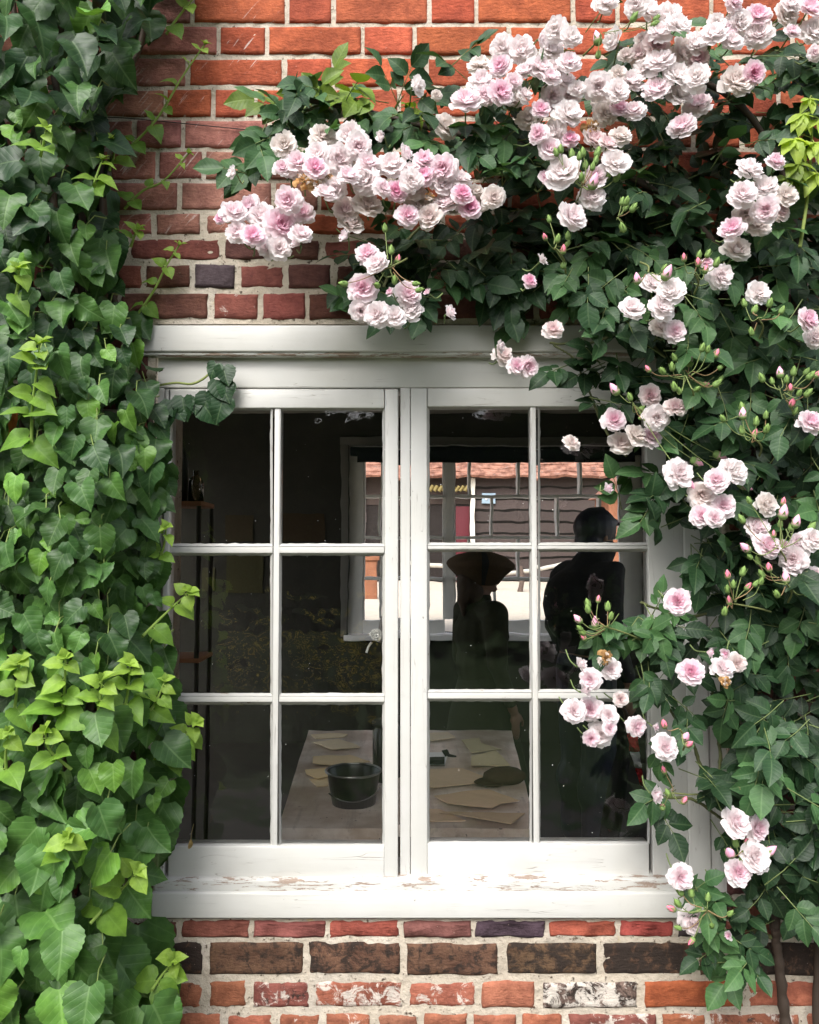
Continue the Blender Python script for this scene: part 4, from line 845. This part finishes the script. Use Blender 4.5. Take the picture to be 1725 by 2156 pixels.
m = Mass(); leaves(m, [P(402, 1770, -.06)], [[.1, -.1, -1]], [[.3, -1, .1]], [.022], [[.35, .25, .12]], prof=LANCE, fold=.8, curl=.6, seed=5); tube(m, [P(408, 1735, -.07), P(403, 1755, -.065), P(402, 1770, -.06)], .0008, 4, (.2, .15, .08)); m.build('dead_leaf', M_LIME, ivy)

# ================================================================== the climbing rose
rose = empty('climbing_rose', P(1660, 2150, -.04)); tag(rose, 'climbing rose with pale pink double blooms arching over the top and right of the window', 'rose')
r3 = np.random.RandomState(5)
RL_D, RL_M, RL_F, RL_Y = np.array([.010, .028, .011]), np.array([.020, .056, .020]), np.array([.050, .116, .038]), np.array([.13, .21, .02])  # darker greens go to the back leaves, painting in deep foliage shade
CANES = [([(1668, 2230), (1655, 2150), (1640, 2040), (1632, 1960)], (-.05, -.07), .013), ([(1632, 1960), (1625, 1700), (1640, 1400), (1650, 1150), (1655, 900)], (-.06, -.05), .011), ([(1655, 1300), (1620, 1000), (1520, 860), (1400, 700), (1330, 620)], (-.05, -.1), .008),
         ([(1650, 960), (1560, 620), (1420, 440), (1200, 330), (980, 290), (760, 240), (640, 215)], (-.06, -.2), .008), ([(1655, 900), (1680, 500), (1600, 260), (1450, 150), (1290, 90)], (-.08, -.24), .008), ([(1640, 1980), (1560, 1950), (1500, 1910), (1450, 1870)], (-.06, -.12), .005), ([(1610, 1760), (1540, 1740), (1460, 1690), (1395, 1680)], (-.06, -.12), .004),
         ([(1480, 1620), (1455, 1560), (1410, 1500), (1380, 1440)], (-.08, -.1), .004), ([(1420, 770), (1330, 700), (1240, 720), (1160, 720)], (-.08, -.12), .004), ([(1320, 960), (1270, 900), (1210, 770), (1160, 735)], (-.09, -.12), .003), ([(1640, 1380), (1540, 1290), (1440, 1290), (1360, 1260)], (-.06, -.13), .004), ([(1000, 300), (950, 400), (860, 500), (810, 600)], (-.1, -.16), .004),
         ([(700, 235), (660, 225), (600, 260), (540, 330)], (-.16, -.2), .003), ([(1655, 900), (1600, 850), (1540, 800), (1500, 740)], (-.05, -.1), .006), ([(1720, 2160), (1715, 1800), (1700, 1400), (1725, 900)], (-.04, -.05), .009), ([(1520, 1640), (1508, 1520), (1500, 1450)], (-.07, -.09), .004)]
m = Mass()
for pts, Ys, r in CANES:
    q = np.array([P(x, y, Y) for (x, y), Y in zip(pts, np.linspace(Ys[0], Ys[1], len(pts)))]); L = smoothline(q, 44) + np.cumsum(r3.normal(0, .0008, (44, 3)), 0); tube(m, L, np.linspace(r, r * .7, 44) * (1 + .1 * np.sin(np.arange(44) * 1.1)), 8, (.045, .032, .024) if r > .005 else (.09, .10, .04))
m.build('cane', M_STEM, rose)
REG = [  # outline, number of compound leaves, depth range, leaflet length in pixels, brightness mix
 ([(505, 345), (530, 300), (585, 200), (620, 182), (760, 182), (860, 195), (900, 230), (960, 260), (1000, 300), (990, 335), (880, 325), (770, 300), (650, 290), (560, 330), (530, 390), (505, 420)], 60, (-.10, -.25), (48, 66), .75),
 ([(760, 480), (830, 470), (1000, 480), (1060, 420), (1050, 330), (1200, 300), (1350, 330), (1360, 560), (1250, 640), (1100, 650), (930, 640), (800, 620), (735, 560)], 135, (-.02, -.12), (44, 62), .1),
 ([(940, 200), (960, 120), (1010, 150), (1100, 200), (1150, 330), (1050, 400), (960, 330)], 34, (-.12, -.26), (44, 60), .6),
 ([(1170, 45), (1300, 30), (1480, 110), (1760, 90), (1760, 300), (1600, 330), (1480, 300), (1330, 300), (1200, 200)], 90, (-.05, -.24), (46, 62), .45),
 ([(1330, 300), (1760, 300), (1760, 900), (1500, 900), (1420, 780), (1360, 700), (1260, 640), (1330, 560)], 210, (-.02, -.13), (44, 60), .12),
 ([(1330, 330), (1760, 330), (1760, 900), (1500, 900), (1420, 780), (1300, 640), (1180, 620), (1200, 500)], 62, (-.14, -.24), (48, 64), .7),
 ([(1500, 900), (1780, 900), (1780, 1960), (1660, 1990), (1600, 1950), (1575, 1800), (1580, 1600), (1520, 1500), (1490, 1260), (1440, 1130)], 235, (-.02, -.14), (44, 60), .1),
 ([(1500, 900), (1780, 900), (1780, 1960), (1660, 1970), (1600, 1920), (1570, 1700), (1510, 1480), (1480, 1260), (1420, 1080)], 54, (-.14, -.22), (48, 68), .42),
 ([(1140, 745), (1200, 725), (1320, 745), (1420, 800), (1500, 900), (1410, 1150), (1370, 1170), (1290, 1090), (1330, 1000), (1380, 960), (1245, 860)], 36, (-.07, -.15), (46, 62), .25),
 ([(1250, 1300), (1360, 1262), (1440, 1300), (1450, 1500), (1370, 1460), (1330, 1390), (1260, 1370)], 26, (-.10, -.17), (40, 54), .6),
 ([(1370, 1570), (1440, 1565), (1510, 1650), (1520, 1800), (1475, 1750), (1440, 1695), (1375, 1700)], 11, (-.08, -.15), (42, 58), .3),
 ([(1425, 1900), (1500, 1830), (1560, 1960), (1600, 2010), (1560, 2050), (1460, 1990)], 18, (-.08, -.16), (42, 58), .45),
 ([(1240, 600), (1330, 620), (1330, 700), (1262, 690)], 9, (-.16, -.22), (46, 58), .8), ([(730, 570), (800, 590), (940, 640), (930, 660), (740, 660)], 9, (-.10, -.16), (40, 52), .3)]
GAPS = [(1580, 1660, 52), (1640, 935, 50), (1600, 1030, 36), (1690, 1960, 30), (1480, 860, 26), (1500, 1290, 22), (1560, 1690, 30), (1440, 1200, 22), (1290, 70, 40)]
m = Mass(); stems = Mass()
for ri, (poly, N, (ya, yb), (l0, l1), br) in enumerate(REG):
    q = scatter(r3, poly, N); keep = np.ones(len(q), bool)
    for gx, gy, gr in GAPS: keep &= ~((np.hypot(q[:, 0] - gx, q[:, 1] - gy) < gr) & (r3.rand(len(q)) < .85))
    q = q[keep]; N = len(q); Y = r3.uniform(yb, ya, N); p = P(q[:, 0], q[:, 1], Y)
    d = nrm(np.stack([r3.normal(0, .8, N) - .1, -r3.uniform(.0, .7, N), r3.normal(-.35, .5, N)], -1)); n = nrm(np.stack([r3.normal(0, .35, N), -1 + 0 * Y, r3.normal(.7, .35, N)], -1))
    s = nrm(np.cross(d, n)); n = np.cross(s, d); LL = r3.uniform(l0, l1, N) * .9 * S(Y); R = LL * 1.15
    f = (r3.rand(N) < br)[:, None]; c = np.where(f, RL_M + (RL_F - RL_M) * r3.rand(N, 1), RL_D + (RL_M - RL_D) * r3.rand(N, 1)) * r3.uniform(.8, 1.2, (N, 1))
    if ri == 0: k = (q[:, 1] < 235) & (r3.rand(N) < .45); c[k] = RL_Y * r3.uniform(.6, 1., (k.sum(), 1))  # backlit look of the topmost leaves put into a yellower green
    bases, dirs, lens, cc, nn = [], [], [], [], []
    for tt, ang, sg, ls in ((.30, 62, 1, .82), (.30, 62, -1, .82), (.68, 55, 1, .95), (.68, 55, -1, .95), (1., 0, 1, 1.1)):
        a = np.radians(ang + r3.normal(0, 9, N))[:, None]; keep2 = r3.rand(N) < (.93 if ang else 1)
        b0 = p + d * (R * tt)[:, None] + s * sg * (.05 * R if ang else 0 * R)[:, None]; dd = d * np.cos(a) + s * sg * np.sin(a) + np.array([0, 0, -.18]) + r3.normal(0, .1, (N, 3))
        bases.append(b0[keep2]); dirs.append(dd[keep2]); lens.append((LL * ls * r3.uniform(.85, 1.12, N))[keep2]); cc.append((c * r3.uniform(.88, 1.12, (N, 1)))[keep2]); nn.append((n + r3.normal(0, .22, (N, 3)))[keep2])
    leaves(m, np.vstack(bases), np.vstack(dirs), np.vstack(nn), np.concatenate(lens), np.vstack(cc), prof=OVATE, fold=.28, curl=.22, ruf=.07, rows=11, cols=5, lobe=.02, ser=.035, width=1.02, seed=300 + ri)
    for i in range(N): tube(stems, [p[i] - d[i] * R[i] * .4 + (0, .012, 0), p[i] + d[i] * R[i] * .4, p[i] + d[i] * R[i]], [.0013, .0011, .0008], 4, (.13, .17, .06))
m.build('foliage', M_RLEAF, rose)

# ---- blooms, traced from the photograph tile by tile: x, y, diameter, pinkness ('c' cream, also the duller tone painted on shaded blooms, 'w' withered, 's' seen from the side)
TILES = {1: (0, 0, .3337), 2: (574, 0, .3337), 3: (1148, 0, .3345), 5: (574, 719.4, .3337), 6: (1148, 719.4, .3345), 9: (1148, 1438.8, .3345)}
BL = {1: '''1395,1375,75,.9 1475,1345,150,.25 1580,1300,130,.4 1655,1375,170,.15 1600,1490,150,.7 1500,1470,140,.2 1690,1570,130,.2 1485,1095,95,0s''',
2: '''100,1265,150,.4 190,1345,130,.45 45,1425,195,.6 180,1480,140,.2 40,1570,140,.1 170,1545,110,.3s 75,920,150,.0c 60,1060,100,.4 165,1030,150,.3 270,1065,140,.75 115,1100,100,.4 290,985,165,.1 315,860,150,.05c 420,1010,170,.15 490,850,150,.1 545,925,150,.2
600,1035,140,.25 480,1115,130,.3 590,1145,175,.05 200,1140,130,w 280,1175,110,w 400,1190,140,.1 350,1125,90,w 460,1325,140,.35c 490,1425,150,.15c 600,1295,155,.1c 330,1225,130,.2 690,1185,110,.3 470,1500,110,.3s 535,1000,80,w
755,1045,170,.1 820,980,125,.3s 955,1015,130,.5 870,1075,120,.1 1080,1060,150,.45 960,1115,125,.8 875,1135,130,.05 780,1205,125,.85 890,1210,130,.0c 1070,1155,150,.15 1190,1135,125,.15 1195,1225,125,.9 930,1305,165,.1c 1095,1290,165,.2 850,1360,130,.55 1000,1370,140,.15c 1245,1315,130,.95 1280,1215,110,.0c 1395,1250,130,.1c 1330,1275,110,.0c 700,865,90,.1s 990,1235,70,w
890,555,135,.0s 925,530,100,.0s 1090,800,140,.0c 1035,600,60,.0c 600,1605,145,.5 660,1670,150,.15 570,1820,175,.5 850,1860,165,.35 555,1960,140,.1 660,1985,150,.1 770,2000,140,.05 880,1960,140,.05 755,1850,80,.65s 985,1850,62,.6s 1100,1985,120,.25s
1310,415,135,.0c 1440,420,130,.55 1450,300,145,.05 1570,320,160,.1 1320,520,150,.15 1220,645,175,.35 1435,590,155,.65 1520,520,105,.3 1520,640,110,.05c 1600,455,120,.2 1680,250,95,.15s 1690,430,150,.2 1615,755,125,.0c 1690,690,105,.65 1590,600,95,.1 1680,845,115,.5 1340,600,120,.3 1620,1775,95,.85 1690,1650,95,.1s''',
3: '''70,190,140,0 160,240,125,0 40,320,145,.05 150,400,135,.25 55,430,115,.1 35,490,120,.3 120,510,125,.1 150,600,135,.1 45,600,125,.2 200,560,95,.05 140,720,165,0 20,665,90,.7 60,840,150,.05 30,940,135,.3 155,880,105,.85 300,880,145,.45c 390,910,110,.5c 470,860,125,0c 285,800,120,w 380,715,135,.0c 465,690,125,.6 560,700,125,.2 335,540,145,.1 450,575,135,.05 540,515,145,.1 455,470,100,.0c 620,440,110,0 340,640,95,.0c
380,15,135,.05 450,262,155,.0s 575,35,135,.05 650,75,150,0 770,105,150,0 835,165,155,0 725,205,130,.1 700,285,155,.6c 610,250,90,.1c 850,335,155,.1c 965,380,125,.75c 950,280,145,.05 590,350,130,.3c 510,350,90,.1c 720,392,165,.1 830,480,165,0 950,490,150,0 700,572,165,.3 850,605,145,0 965,660,150,.3 865,800,155,.35 440,1030,165,0 115,1090,200,.05 10,1130,100,.75 310,1120,135,.35 290,1245,150,.1 160,1372,172,.15
1060,220,155,.05 1150,210,140,.3 1220,140,135,.05 1335,105,145,.65 1345,220,155,.1 1075,150,115,0 1180,265,115,.1 1510,100,145,.0c 1540,30,115,.1 1660,60,150,.6 1550,205,95,.4 1690,210,160,0 1700,330,85,.2 1185,10,115,.4 1200,520,185,.05c 1310,460,125,.8
1280,1070,155,.05 1240,1225,155,.15 1385,1195,150,.05 1390,1320,150,.3 1260,1340,135,.1c 1340,1420,135,.05c 1515,1235,135,.0c 1480,1335,115,.4c 1450,1020,115,.5 1180,1445,155,.6 1200,1580,172,.05c 1300,1395,110,.1c 680,1790,155,.1 790,1840,172,0 735,1935,165,.1 545,1950,155,.1 735,2060,145,.05c 815,2085,135,.35 1100,1740,155,.1 1020,1660,82,.6 1340,1845,145,0 1645,2015,145,.65 1700,2120,135,.1 50,2075,120,.35c''',
5: '''1450,85,130,.2c 1535,155,115,.5 1610,155,135,.4 1420,30,90,.2s''',
6: '''430,495,145,.5 660,342,135,.5c 820,415,130,.35c 700,480,155,.05 560,590,140,.0c 665,602,130,.45 480,645,155,.1c 165,640,105,.1c 375,932,105,.55s 840,832,180,.1 1080,875,150,.35 1195,820,155,0 1155,790,110,0 985,965,170,.1c 1120,1035,145,.35 985,1095,135,.45 1065,1110,110,.3 1390,1025,145,.0c 1335,1172,155,.2 1395,1290,165,.45 1565,1370,165,.15 1680,1240,135,.05 1605,1255,105,.3 1500,1290,95,.45 1555,1430,115,.1 1690,1480,125,.3 1670,510,155,.5 835,1635,155,.55 920,2080,155,.6 1115,2055,135,.15 1020,1955,82,.65s 1150,1960,82,.7s 1210,2020,110,.2c 380,1990,110,w 410,2060,125,.1 210,2040,110,.15s 285,2125,125,.3 1140,2140,85,w''',
9: '''180,170,135,.15 285,160,145,.4 400,200,110,.15 350,320,145,.05 290,345,100,.45 405,280,90,.35 575,270,120,.35 680,270,72,.55s 755,400,145,.2 675,695,130,.3s 1195,875,165,.2 1330,910,145,.4 1315,1090,175,.1 1215,1190,145,.45 850,1220,145,.3 930,1480,172,.2 1165,1585,62,.65s 475,100,90,.25c 230,50,110,.2s'''}
WHITE, PINK, CREAM, TAN = np.array([.97, .935, .925]), np.array([.90, .45, .64]), np.array([.88, .80, .71]), np.array([.48, .29, .12])
def bloom(m, c, ax, dia, tint, kind, r):
    ax = nrm(np.asarray(ax, float)); e1 = nrm(np.cross(ax, [.2, .1, 1.])); e2 = np.cross(ax, e1); R = dia / 2
    nv_, nu = 6, 7; v = np.linspace(0, 1, nv_)[:, None]; u = np.linspace(-1, 1, nu)[None]
    opened = r.uniform(.86, 1.08)
    spec = [(8, 90, 14, 1.02, .56), (9, 74, 10, .99, .52), (10, 59, -4, .93, .48), (11, 45, -18, .84, .46), (12, 33, -28, .73, .46), (11, 22, -34, .61, .48), (9, 12, -30, .48, .58), (6, 0, -14, .34, .75)]
    if kind == 's': spec = [(6, 52, 34, 1.0, .7), (6, 36, 14, .98, .7), (6, 22, -10, .92, .7), (6, 10, -20, .8, .75), (5, 2, -10, .66, .8)]
    if kind == 'w': spec = [(5, 110, 50, .9, .6), (5, 84, 60, .8, .5), (7, 50, 80, .7, .45), (8, 30, 70, .55, .4), (8, 10, 60, .45, .4)]
    nr = len(spec); off = r.rand() * 6
    for i, (n, tilt, bend, L, half) in enumerate(spec):
        for k in range(n):
            ph = off + i * 1.1 + (k + r.uniform(-.22, .22)) * 2 * math.pi / n; tl = math.radians((tilt + r.normal(0, 7)) * opened); bd = math.radians(bend + r.normal(0, 14)); Lr = L * R * r.uniform(.86, 1.1)
            th = tl + bd * (v - .45); dv = 1 / (nv_ - 1); rr = np.concatenate([[[0]], np.cumsum(np.sin((th[1:] + th[:-1]) / 2) * dv, 0)]); zz = np.concatenate([[[0]], np.cumsum(np.cos((th[1:] + th[:-1]) / 2) * dv, 0)])
            sh = 1 - .20 * np.abs(u) ** 2.6 * v - .07 * (np.abs(u) < .2) * v ** 3 * r.uniform(0, 1.4) + .045 * np.sin(u * r.uniform(3, 6) + r.rand() * 6) * v ** 2
            hw = half * r.uniform(.85, 1.15) * (.40 + .60 * np.sqrt(v)) ; a = ph + u * hw
            rad = Lr * rr * sh * (1 + .07 * u) + R * .045; z = Lr * zz * sh + R * (.06 * np.sin(u * 4 + r.rand() * 6) * v ** 2 * (1.8 if kind == 'w' else 1)) - R * .10 * (nr - i) / nr
            V = np.asarray(c) + (rad * np.cos(a))[..., None] * e1 + (rad * np.sin(a))[..., None] * e2 + (z + 0 * a)[..., None] * ax
            g = i / (nr - 1.)
            tt = np.clip(tint * (.22 + 1.15 * g), 0, 1); base = WHITE * (1 - tt) + PINK * tt
            base = base * (1 - .18 * g * (1 - tint)) + np.array([.80, .60, .56]) * .18 * g * (1 - tint)
            if kind == 'c': base = base * .62 + CREAM * .38 * (1 - .3 * g)
            if kind == 'w': base = TAN * r.uniform(.5, 1.7) if r.rand() < .7 else CREAM * .9
            base = base * r.uniform(.94, 1.04); C = base[None, None] * (1 - .05 * (1 - v[..., None])) * np.ones((1, nu, 1))
            edgec = np.clip(v ** 3 * .5, 0, 1)[..., None] * (1 - (kind == 'w')); C = C * (1 - edgec) + np.minimum(C * 1.06 + .01, .9) * edgec
            m.add(V, grid_faces(nv_, nu), C.reshape(-1, 3), np.stack([np.broadcast_to(u, (nv_, nu)), np.broadcast_to(v, (nv_, nu))], -1))
    # green base of the flower and its sepals
    s = np.array([(0, -.24), (.10, -.22), (.14, -.14), (.10, -.06)]) * R * 2 * .5; a = np.arange(8) * math.pi / 4
    V = np.asarray(c) + (s[:, 0][:, None] * np.cos(a))[..., None] * e1 + (s[:, 0][:, None] * np.sin(a))[..., None] * e2 + (s[:, 1][:, None] + 0 * a)[..., None] * ax
    i0 = np.arange(3)[:, None] * 8; j = np.arange(8)[None]; j2 = (j + 1) % 8; m.add(V, np.stack([i0 + j, i0 + j2, i0 + 8 + j2, i0 + 8 + j], -1).reshape(-1, 4), (.10, .17, .05))
rows = []
for tl, txt in BL.items():
    ox, oy, k = TILES[tl]
    for w in txt.split():
        x, y, dia, q = w.split(','); kind = q[-1] if q[-1] in 'cws' else ''; tint = float(q.rstrip('cws') or .1); rows.append((ox + float(x) * k, oy + float(y) * k, float(dia) * k, tint, kind))
def bloomdepth(x, y):
    if y < 720: Y = -.30
    elif x < 1400: Y = -.20
    else: Y = -.26
    if y > 1600: Y = -.20
    return Y
rows.sort(key=lambda q: -q[2]); rest = Mass(); rb_ = np.random.RandomState(17)
for i, (x, y, dia, tint, kind) in enumerate(rows):
    Y = bloomdepth(x, y) + rb_.uniform(-.028, .028); 
    if kind == 'c': Y += .03
    ax = np.array([rb_.normal(0, .34), -1, rb_.normal(.28, .28)])
    if kind == 's': ax = np.array([rb_.choice([-1, 1]) * rb_.uniform(.5, 1.1), -.55, rb_.uniform(-.3, .7)])
    c = P(x, y, Y); d_ = dia * S(Y) * (1.22 if y < 480 else 1.12)
    if i < 100:
        m = Mass(); bloom(m, c, ax, d_, tint, kind, rb_); m.build('rose_bloom', M_PETAL, rose, origin=c)
    else: bloom(rest, c, ax, d_, tint, kind, rb_)
    b = c - nrm(ax) * d_ * .12; e = b + np.array([rb_.normal(0, .012), .05 + .03 * rb_.rand(), .012 + rb_.normal(0, .012)]); tube(stems, smoothline([b, (b + e) / 2 + (0, .012, -.006), e], 6), [.0016, .0015], 5, (.14, .19, .07))
tag(rest.build('small_rose_blooms', M_PETAL, rose), None, None, None, 'stuff')
stems.build('stem', M_STEM, rose)

# ---- bud sprays: tile, hub, base, buds (p pink, g green)
SPR = [(6, (885, 220), (930, 430), '990,40g 1025,50g 1075,80p 910,120P 1105,160g 1105,235g 1080,265g 1005,270p 955,300g 845,310g 815,285g 740,185g 650,175p 800,160g 815,100g'),
 (6, (1500, 330), (1570, 580), '1480,200P 1365,230g 1430,250g 1520,240g 1565,190g 1645,190g 1670,215g 1710,210p 1545,295p 1600,325g 1655,325g 1555,390p 1575,440g'),
 (6, (1320, 610), (1350, 720), '1120,485g 1245,460P 1240,415g 1390,465g 1395,550g 1240,560g 1320,580p 1330,505g'),
 (6, (1190, 1650), (1420, 1700), '1150,1470p 1245,1450g 1185,1530g 1275,1545p 1325,1525g 1360,1510g 1150,1560g 1160,1635p 1130,1700g'),
 (6, (1520, 1520), (1530, 1640), '1410,1425p 1515,1490P 1365,1465g 1290,1355g 1340,1380g 1655,1585p 1460,1590g'),
 (6, (1480, 1310), (1500, 1450), '1265,1300P 1440,1215p 1480,1150g 1580,1140P 1550,1170g 1680,1165g 1500,1080P 1500,1010p 1285,1000g 1240,1120g'),
 (6, (370, 1790), (610, 1880), '210,1750P 315,1775P 335,1625p 270,1650g 270,1685g 395,1670g 415,1730g 220,1805g 235,1830g 245,1865p'),
 (6, (560, 400), (720, 560), '440,305P 535,350g 605,425g 605,475p 950,755P 1095,715P 1250,905P 905,890P'),
 (3, (230, 1180), (150, 1330), '170,970g 215,985g 240,960g 330,960g 320,1010g 255,1040g 300,1050g 230,1115g 70,960g 100,940g 450,1120g 400,1100g 305,1150P'),
 (3, (455, 1370), (475, 1460), '485,1270g 513,1268g 505,1305g 555,1310g 490,1435g'), (3, (60, 1560), (130, 1720), '25,1380g 0,1495p 80,1505g 145,1485g 140,1535g 115,1575p 115,1670g'),
 (3, (940, 1720), (940, 1850), '875,1625p 970,1605g 1025,1600g 1080,1655g 965,1655p 1010,1700p'), (3, (650, 1715), (600, 1650), '580,1760P 765,1725P 750,1690g'), (3, (1340, 2000), (1350, 2130), '1255,1910g 1320,1950g 1415,1910g 1490,1955g 1300,2090g'),
 (2, (730, 1690), (850, 1630), '710,1440g 750,1580g 790,1640p 770,1770g 905,1790g 660,1800g 450,1790g 925,1830g'), (3, (350, 215), (240, 350), '330,245P 335,345g 560,110g 700,115g 690,150g'),
 (9, (800, 690), (960, 700), '750,550p 775,695g 875,740p 740,780p'), (9, (850, 290), (870, 420), '885,340P 905,385p 750,260p'), (9, (1240, 1060), (1300, 1000), '1200,1005g 1270,1000p 1165,1070P 1410,1060P 1235,1110g'),
 (9, (1010, 1430), (1110, 1490), '850,1310g 920,1320g 835,1385g 800,1420p 840,1540g 1025,1350g 1165,1450g 1050,1525g 925,1620p')]
def budmesh(kind):
    m = Mass(); big = kind == 'P'; s = .0135 if big else .0092
    top = {'g': (.17, .27, .07), 'p': (.72, .20, .28), 'P': (.82, .40, .55)}[kind]
    prof = [(0, -.9), (.42, -.75), (.62, -.35), (.56, .2), (.36, .75), (.10, 1.15), (.0, 1.25)]
    k = 10; a = np.arange(k) * 2 * math.pi / k; V = np.array([[(r_ * math.cos(x) * s, r_ * math.sin(x) * s, z * s) for x in a] for r_, z in prof]); n = len(prof)
    C = np.array([[(.15, .24, .07)] * k if z < -.1 else [top] * k for _, z in prof]); i = np.arange(n - 1)[:, None] * k; j = np.arange(k)[None]; j2 = (j + 1) % k
    m.add(V, np.stack([i + j, i + j2, i + k + j2, i + k + j], -1).reshape(-1, 4), C.reshape(-1, 3))
    for q in range(5):
        x = q * 1.2566; V = [(.5 * s * math.cos(x - .45), .5 * s * math.sin(x - .45), -.5 * s), (.5 * s * math.cos(x + .45), .5 * s * math.sin(x + .45), -.5 * s), (.66 * s * math.cos(x + .2), .66 * s * math.sin(x + .2), .2 * s), (.72 * s * math.cos(x), .72 * s * math.sin(x), (1.0 if not big else .5) * s), (.66 * s * math.cos(x - .2), .66 * s * math.sin(x - .2), .2 * s)]
        m.add(V, [[0, 1, 2, 3, 4]], (.16, .25, .08))
    return m.mesh('flower_bud', M_STEM)
BM = {k: budmesh(k) for k in 'gpP'}; r4 = np.random.RandomState(9)
for tl, hub, base, txt in SPR:
    ox, oy, k = TILES[tl]; q = lambda a: (ox + a[0] * k, oy + a[1] * k)
    hx, hy = q(hub); bx_, by_ = q(base); Yh = bloomdepth(hx, hy) - .015; H = P(hx, hy, Yh); B = P(bx_, by_, Yh + .06); m = Mass()
    tube(m, smoothline([B, (B + H) / 2 + (.006, -.006, 0), H], 12), [.0021, .0017], 5, (.15, .17, .06)); buds = []
    for w in txt.split():
        x, y = w[:-1].split(','); e = P(*q((float(x), float(y))), Yh + r4.uniform(-.03, .03)); fork = H + (e - H) * r4.uniform(0, .25) + (H - B) * r4.uniform(-.15, .1)
        md = fork + (e - fork) * .55 + np.array([r4.normal(0, .004), 0, -.010 + r4.normal(0, .004)]); L = smoothline([fork, md, e], 10); tube(m, L, [.0012, .0008], 4, (.18, .23, .08) if r4.rand() < .7 else (.24, .16, .08)); buds.append((e, L[-1] - L[-3], w[-1]))
    sp = m.build('bud_spray', M_STEM, rose)
    for e, dr, kd in buds:
        o = bpy.data.objects.new('flower_bud', BM[kd]); COL.objects.link(o); o.parent = sp; o.location = Vector(e) - sp.location - rose.location
        o.rotation_mode = 'QUATERNION'; o.rotation_quaternion = Vector(dr + np.array([0, -.003, .004])).to_track_quat('Z', 'X'); sc_ = r4.uniform(.85, 1.2); o.scale = (sc_,) * 3

# ================================================================== lime-leaved shoot at the right edge, training wire
ls = empty('lime_creeper', P(1700, 520, -.15)); tag(ls, 'bright lime-green hand-shaped leaves of a creeper shoot among the roses at upper right', 'creeper')
m = Mass(); L = smoothline([P(x, y, -.26) for x, y in ((1685, 520), (1700, 420), (1708, 330), (1712, 210))], 24); tube(m, L, np.linspace(.004, .0018, 24), 6, (.22, .28, .07)); m.build('stem', M_STEM, ls)
r5 = np.random.RandomState(3)
for (x, y, sz, dx, lum) in ((1672, 292, .055, -.4, 1.), (1690, 240, .045, -.3, 1.), (1715, 300, .05, .6, 1.), (1705, 208, .035, .1, 1.05), (1680, 345, .05, -.8, .5), (1722, 365, .06, .3, .8), (1660, 375, .045, -.7, .35), (1735, 250, .05, .6, .95)):
    m = Mass(); p0 = P(x, y, -.28); n_ = 5; an = np.linspace(-1.25, 1.25, n_); d = np.stack([np.sin(an) + dx * .4, -.35 + 0 * an, -np.cos(an) * .9 + .05], -1); c = np.array([.28, .36, .055]) * lum * r5.uniform(.9, 1.1, (n_, 1)) + (0, .02, 0)
    leaves(m, np.tile(p0, (n_, 1)), d, np.tile([0, -.75, .8], (n_, 1)) + r5.normal(0, .15, (n_, 3)), sz * (1 - .25 * np.abs(an) / 1.25), c, prof=LANCE, fold=.35, curl=.35, rows=11, cols=5, lobe=0, width=1.15, seed=int(x)); i = np.argmin(np.abs(L[:, 2] - p0[2] - .012)); tube(m, [L[i], (L[i] + p0) / 2 + (0, 0, .008), p0], .0013, 4, (.25, .3, .07), mat=1); m.build('leaf', [M_LIME, M_STEM], ls)
m = Mass(); tube(m, smoothline([P(x, y, -.006) for x, y in ((200, 246), (260, 248), (350, 256), (450, 266), (560, 276), (660, 280))], 30), .0011, 5, (.02, .018, .018)); tag(m.build('training_wire', M_VC), 'thin dark wire stretched across the bricks between the climber and the rose', 'wire')
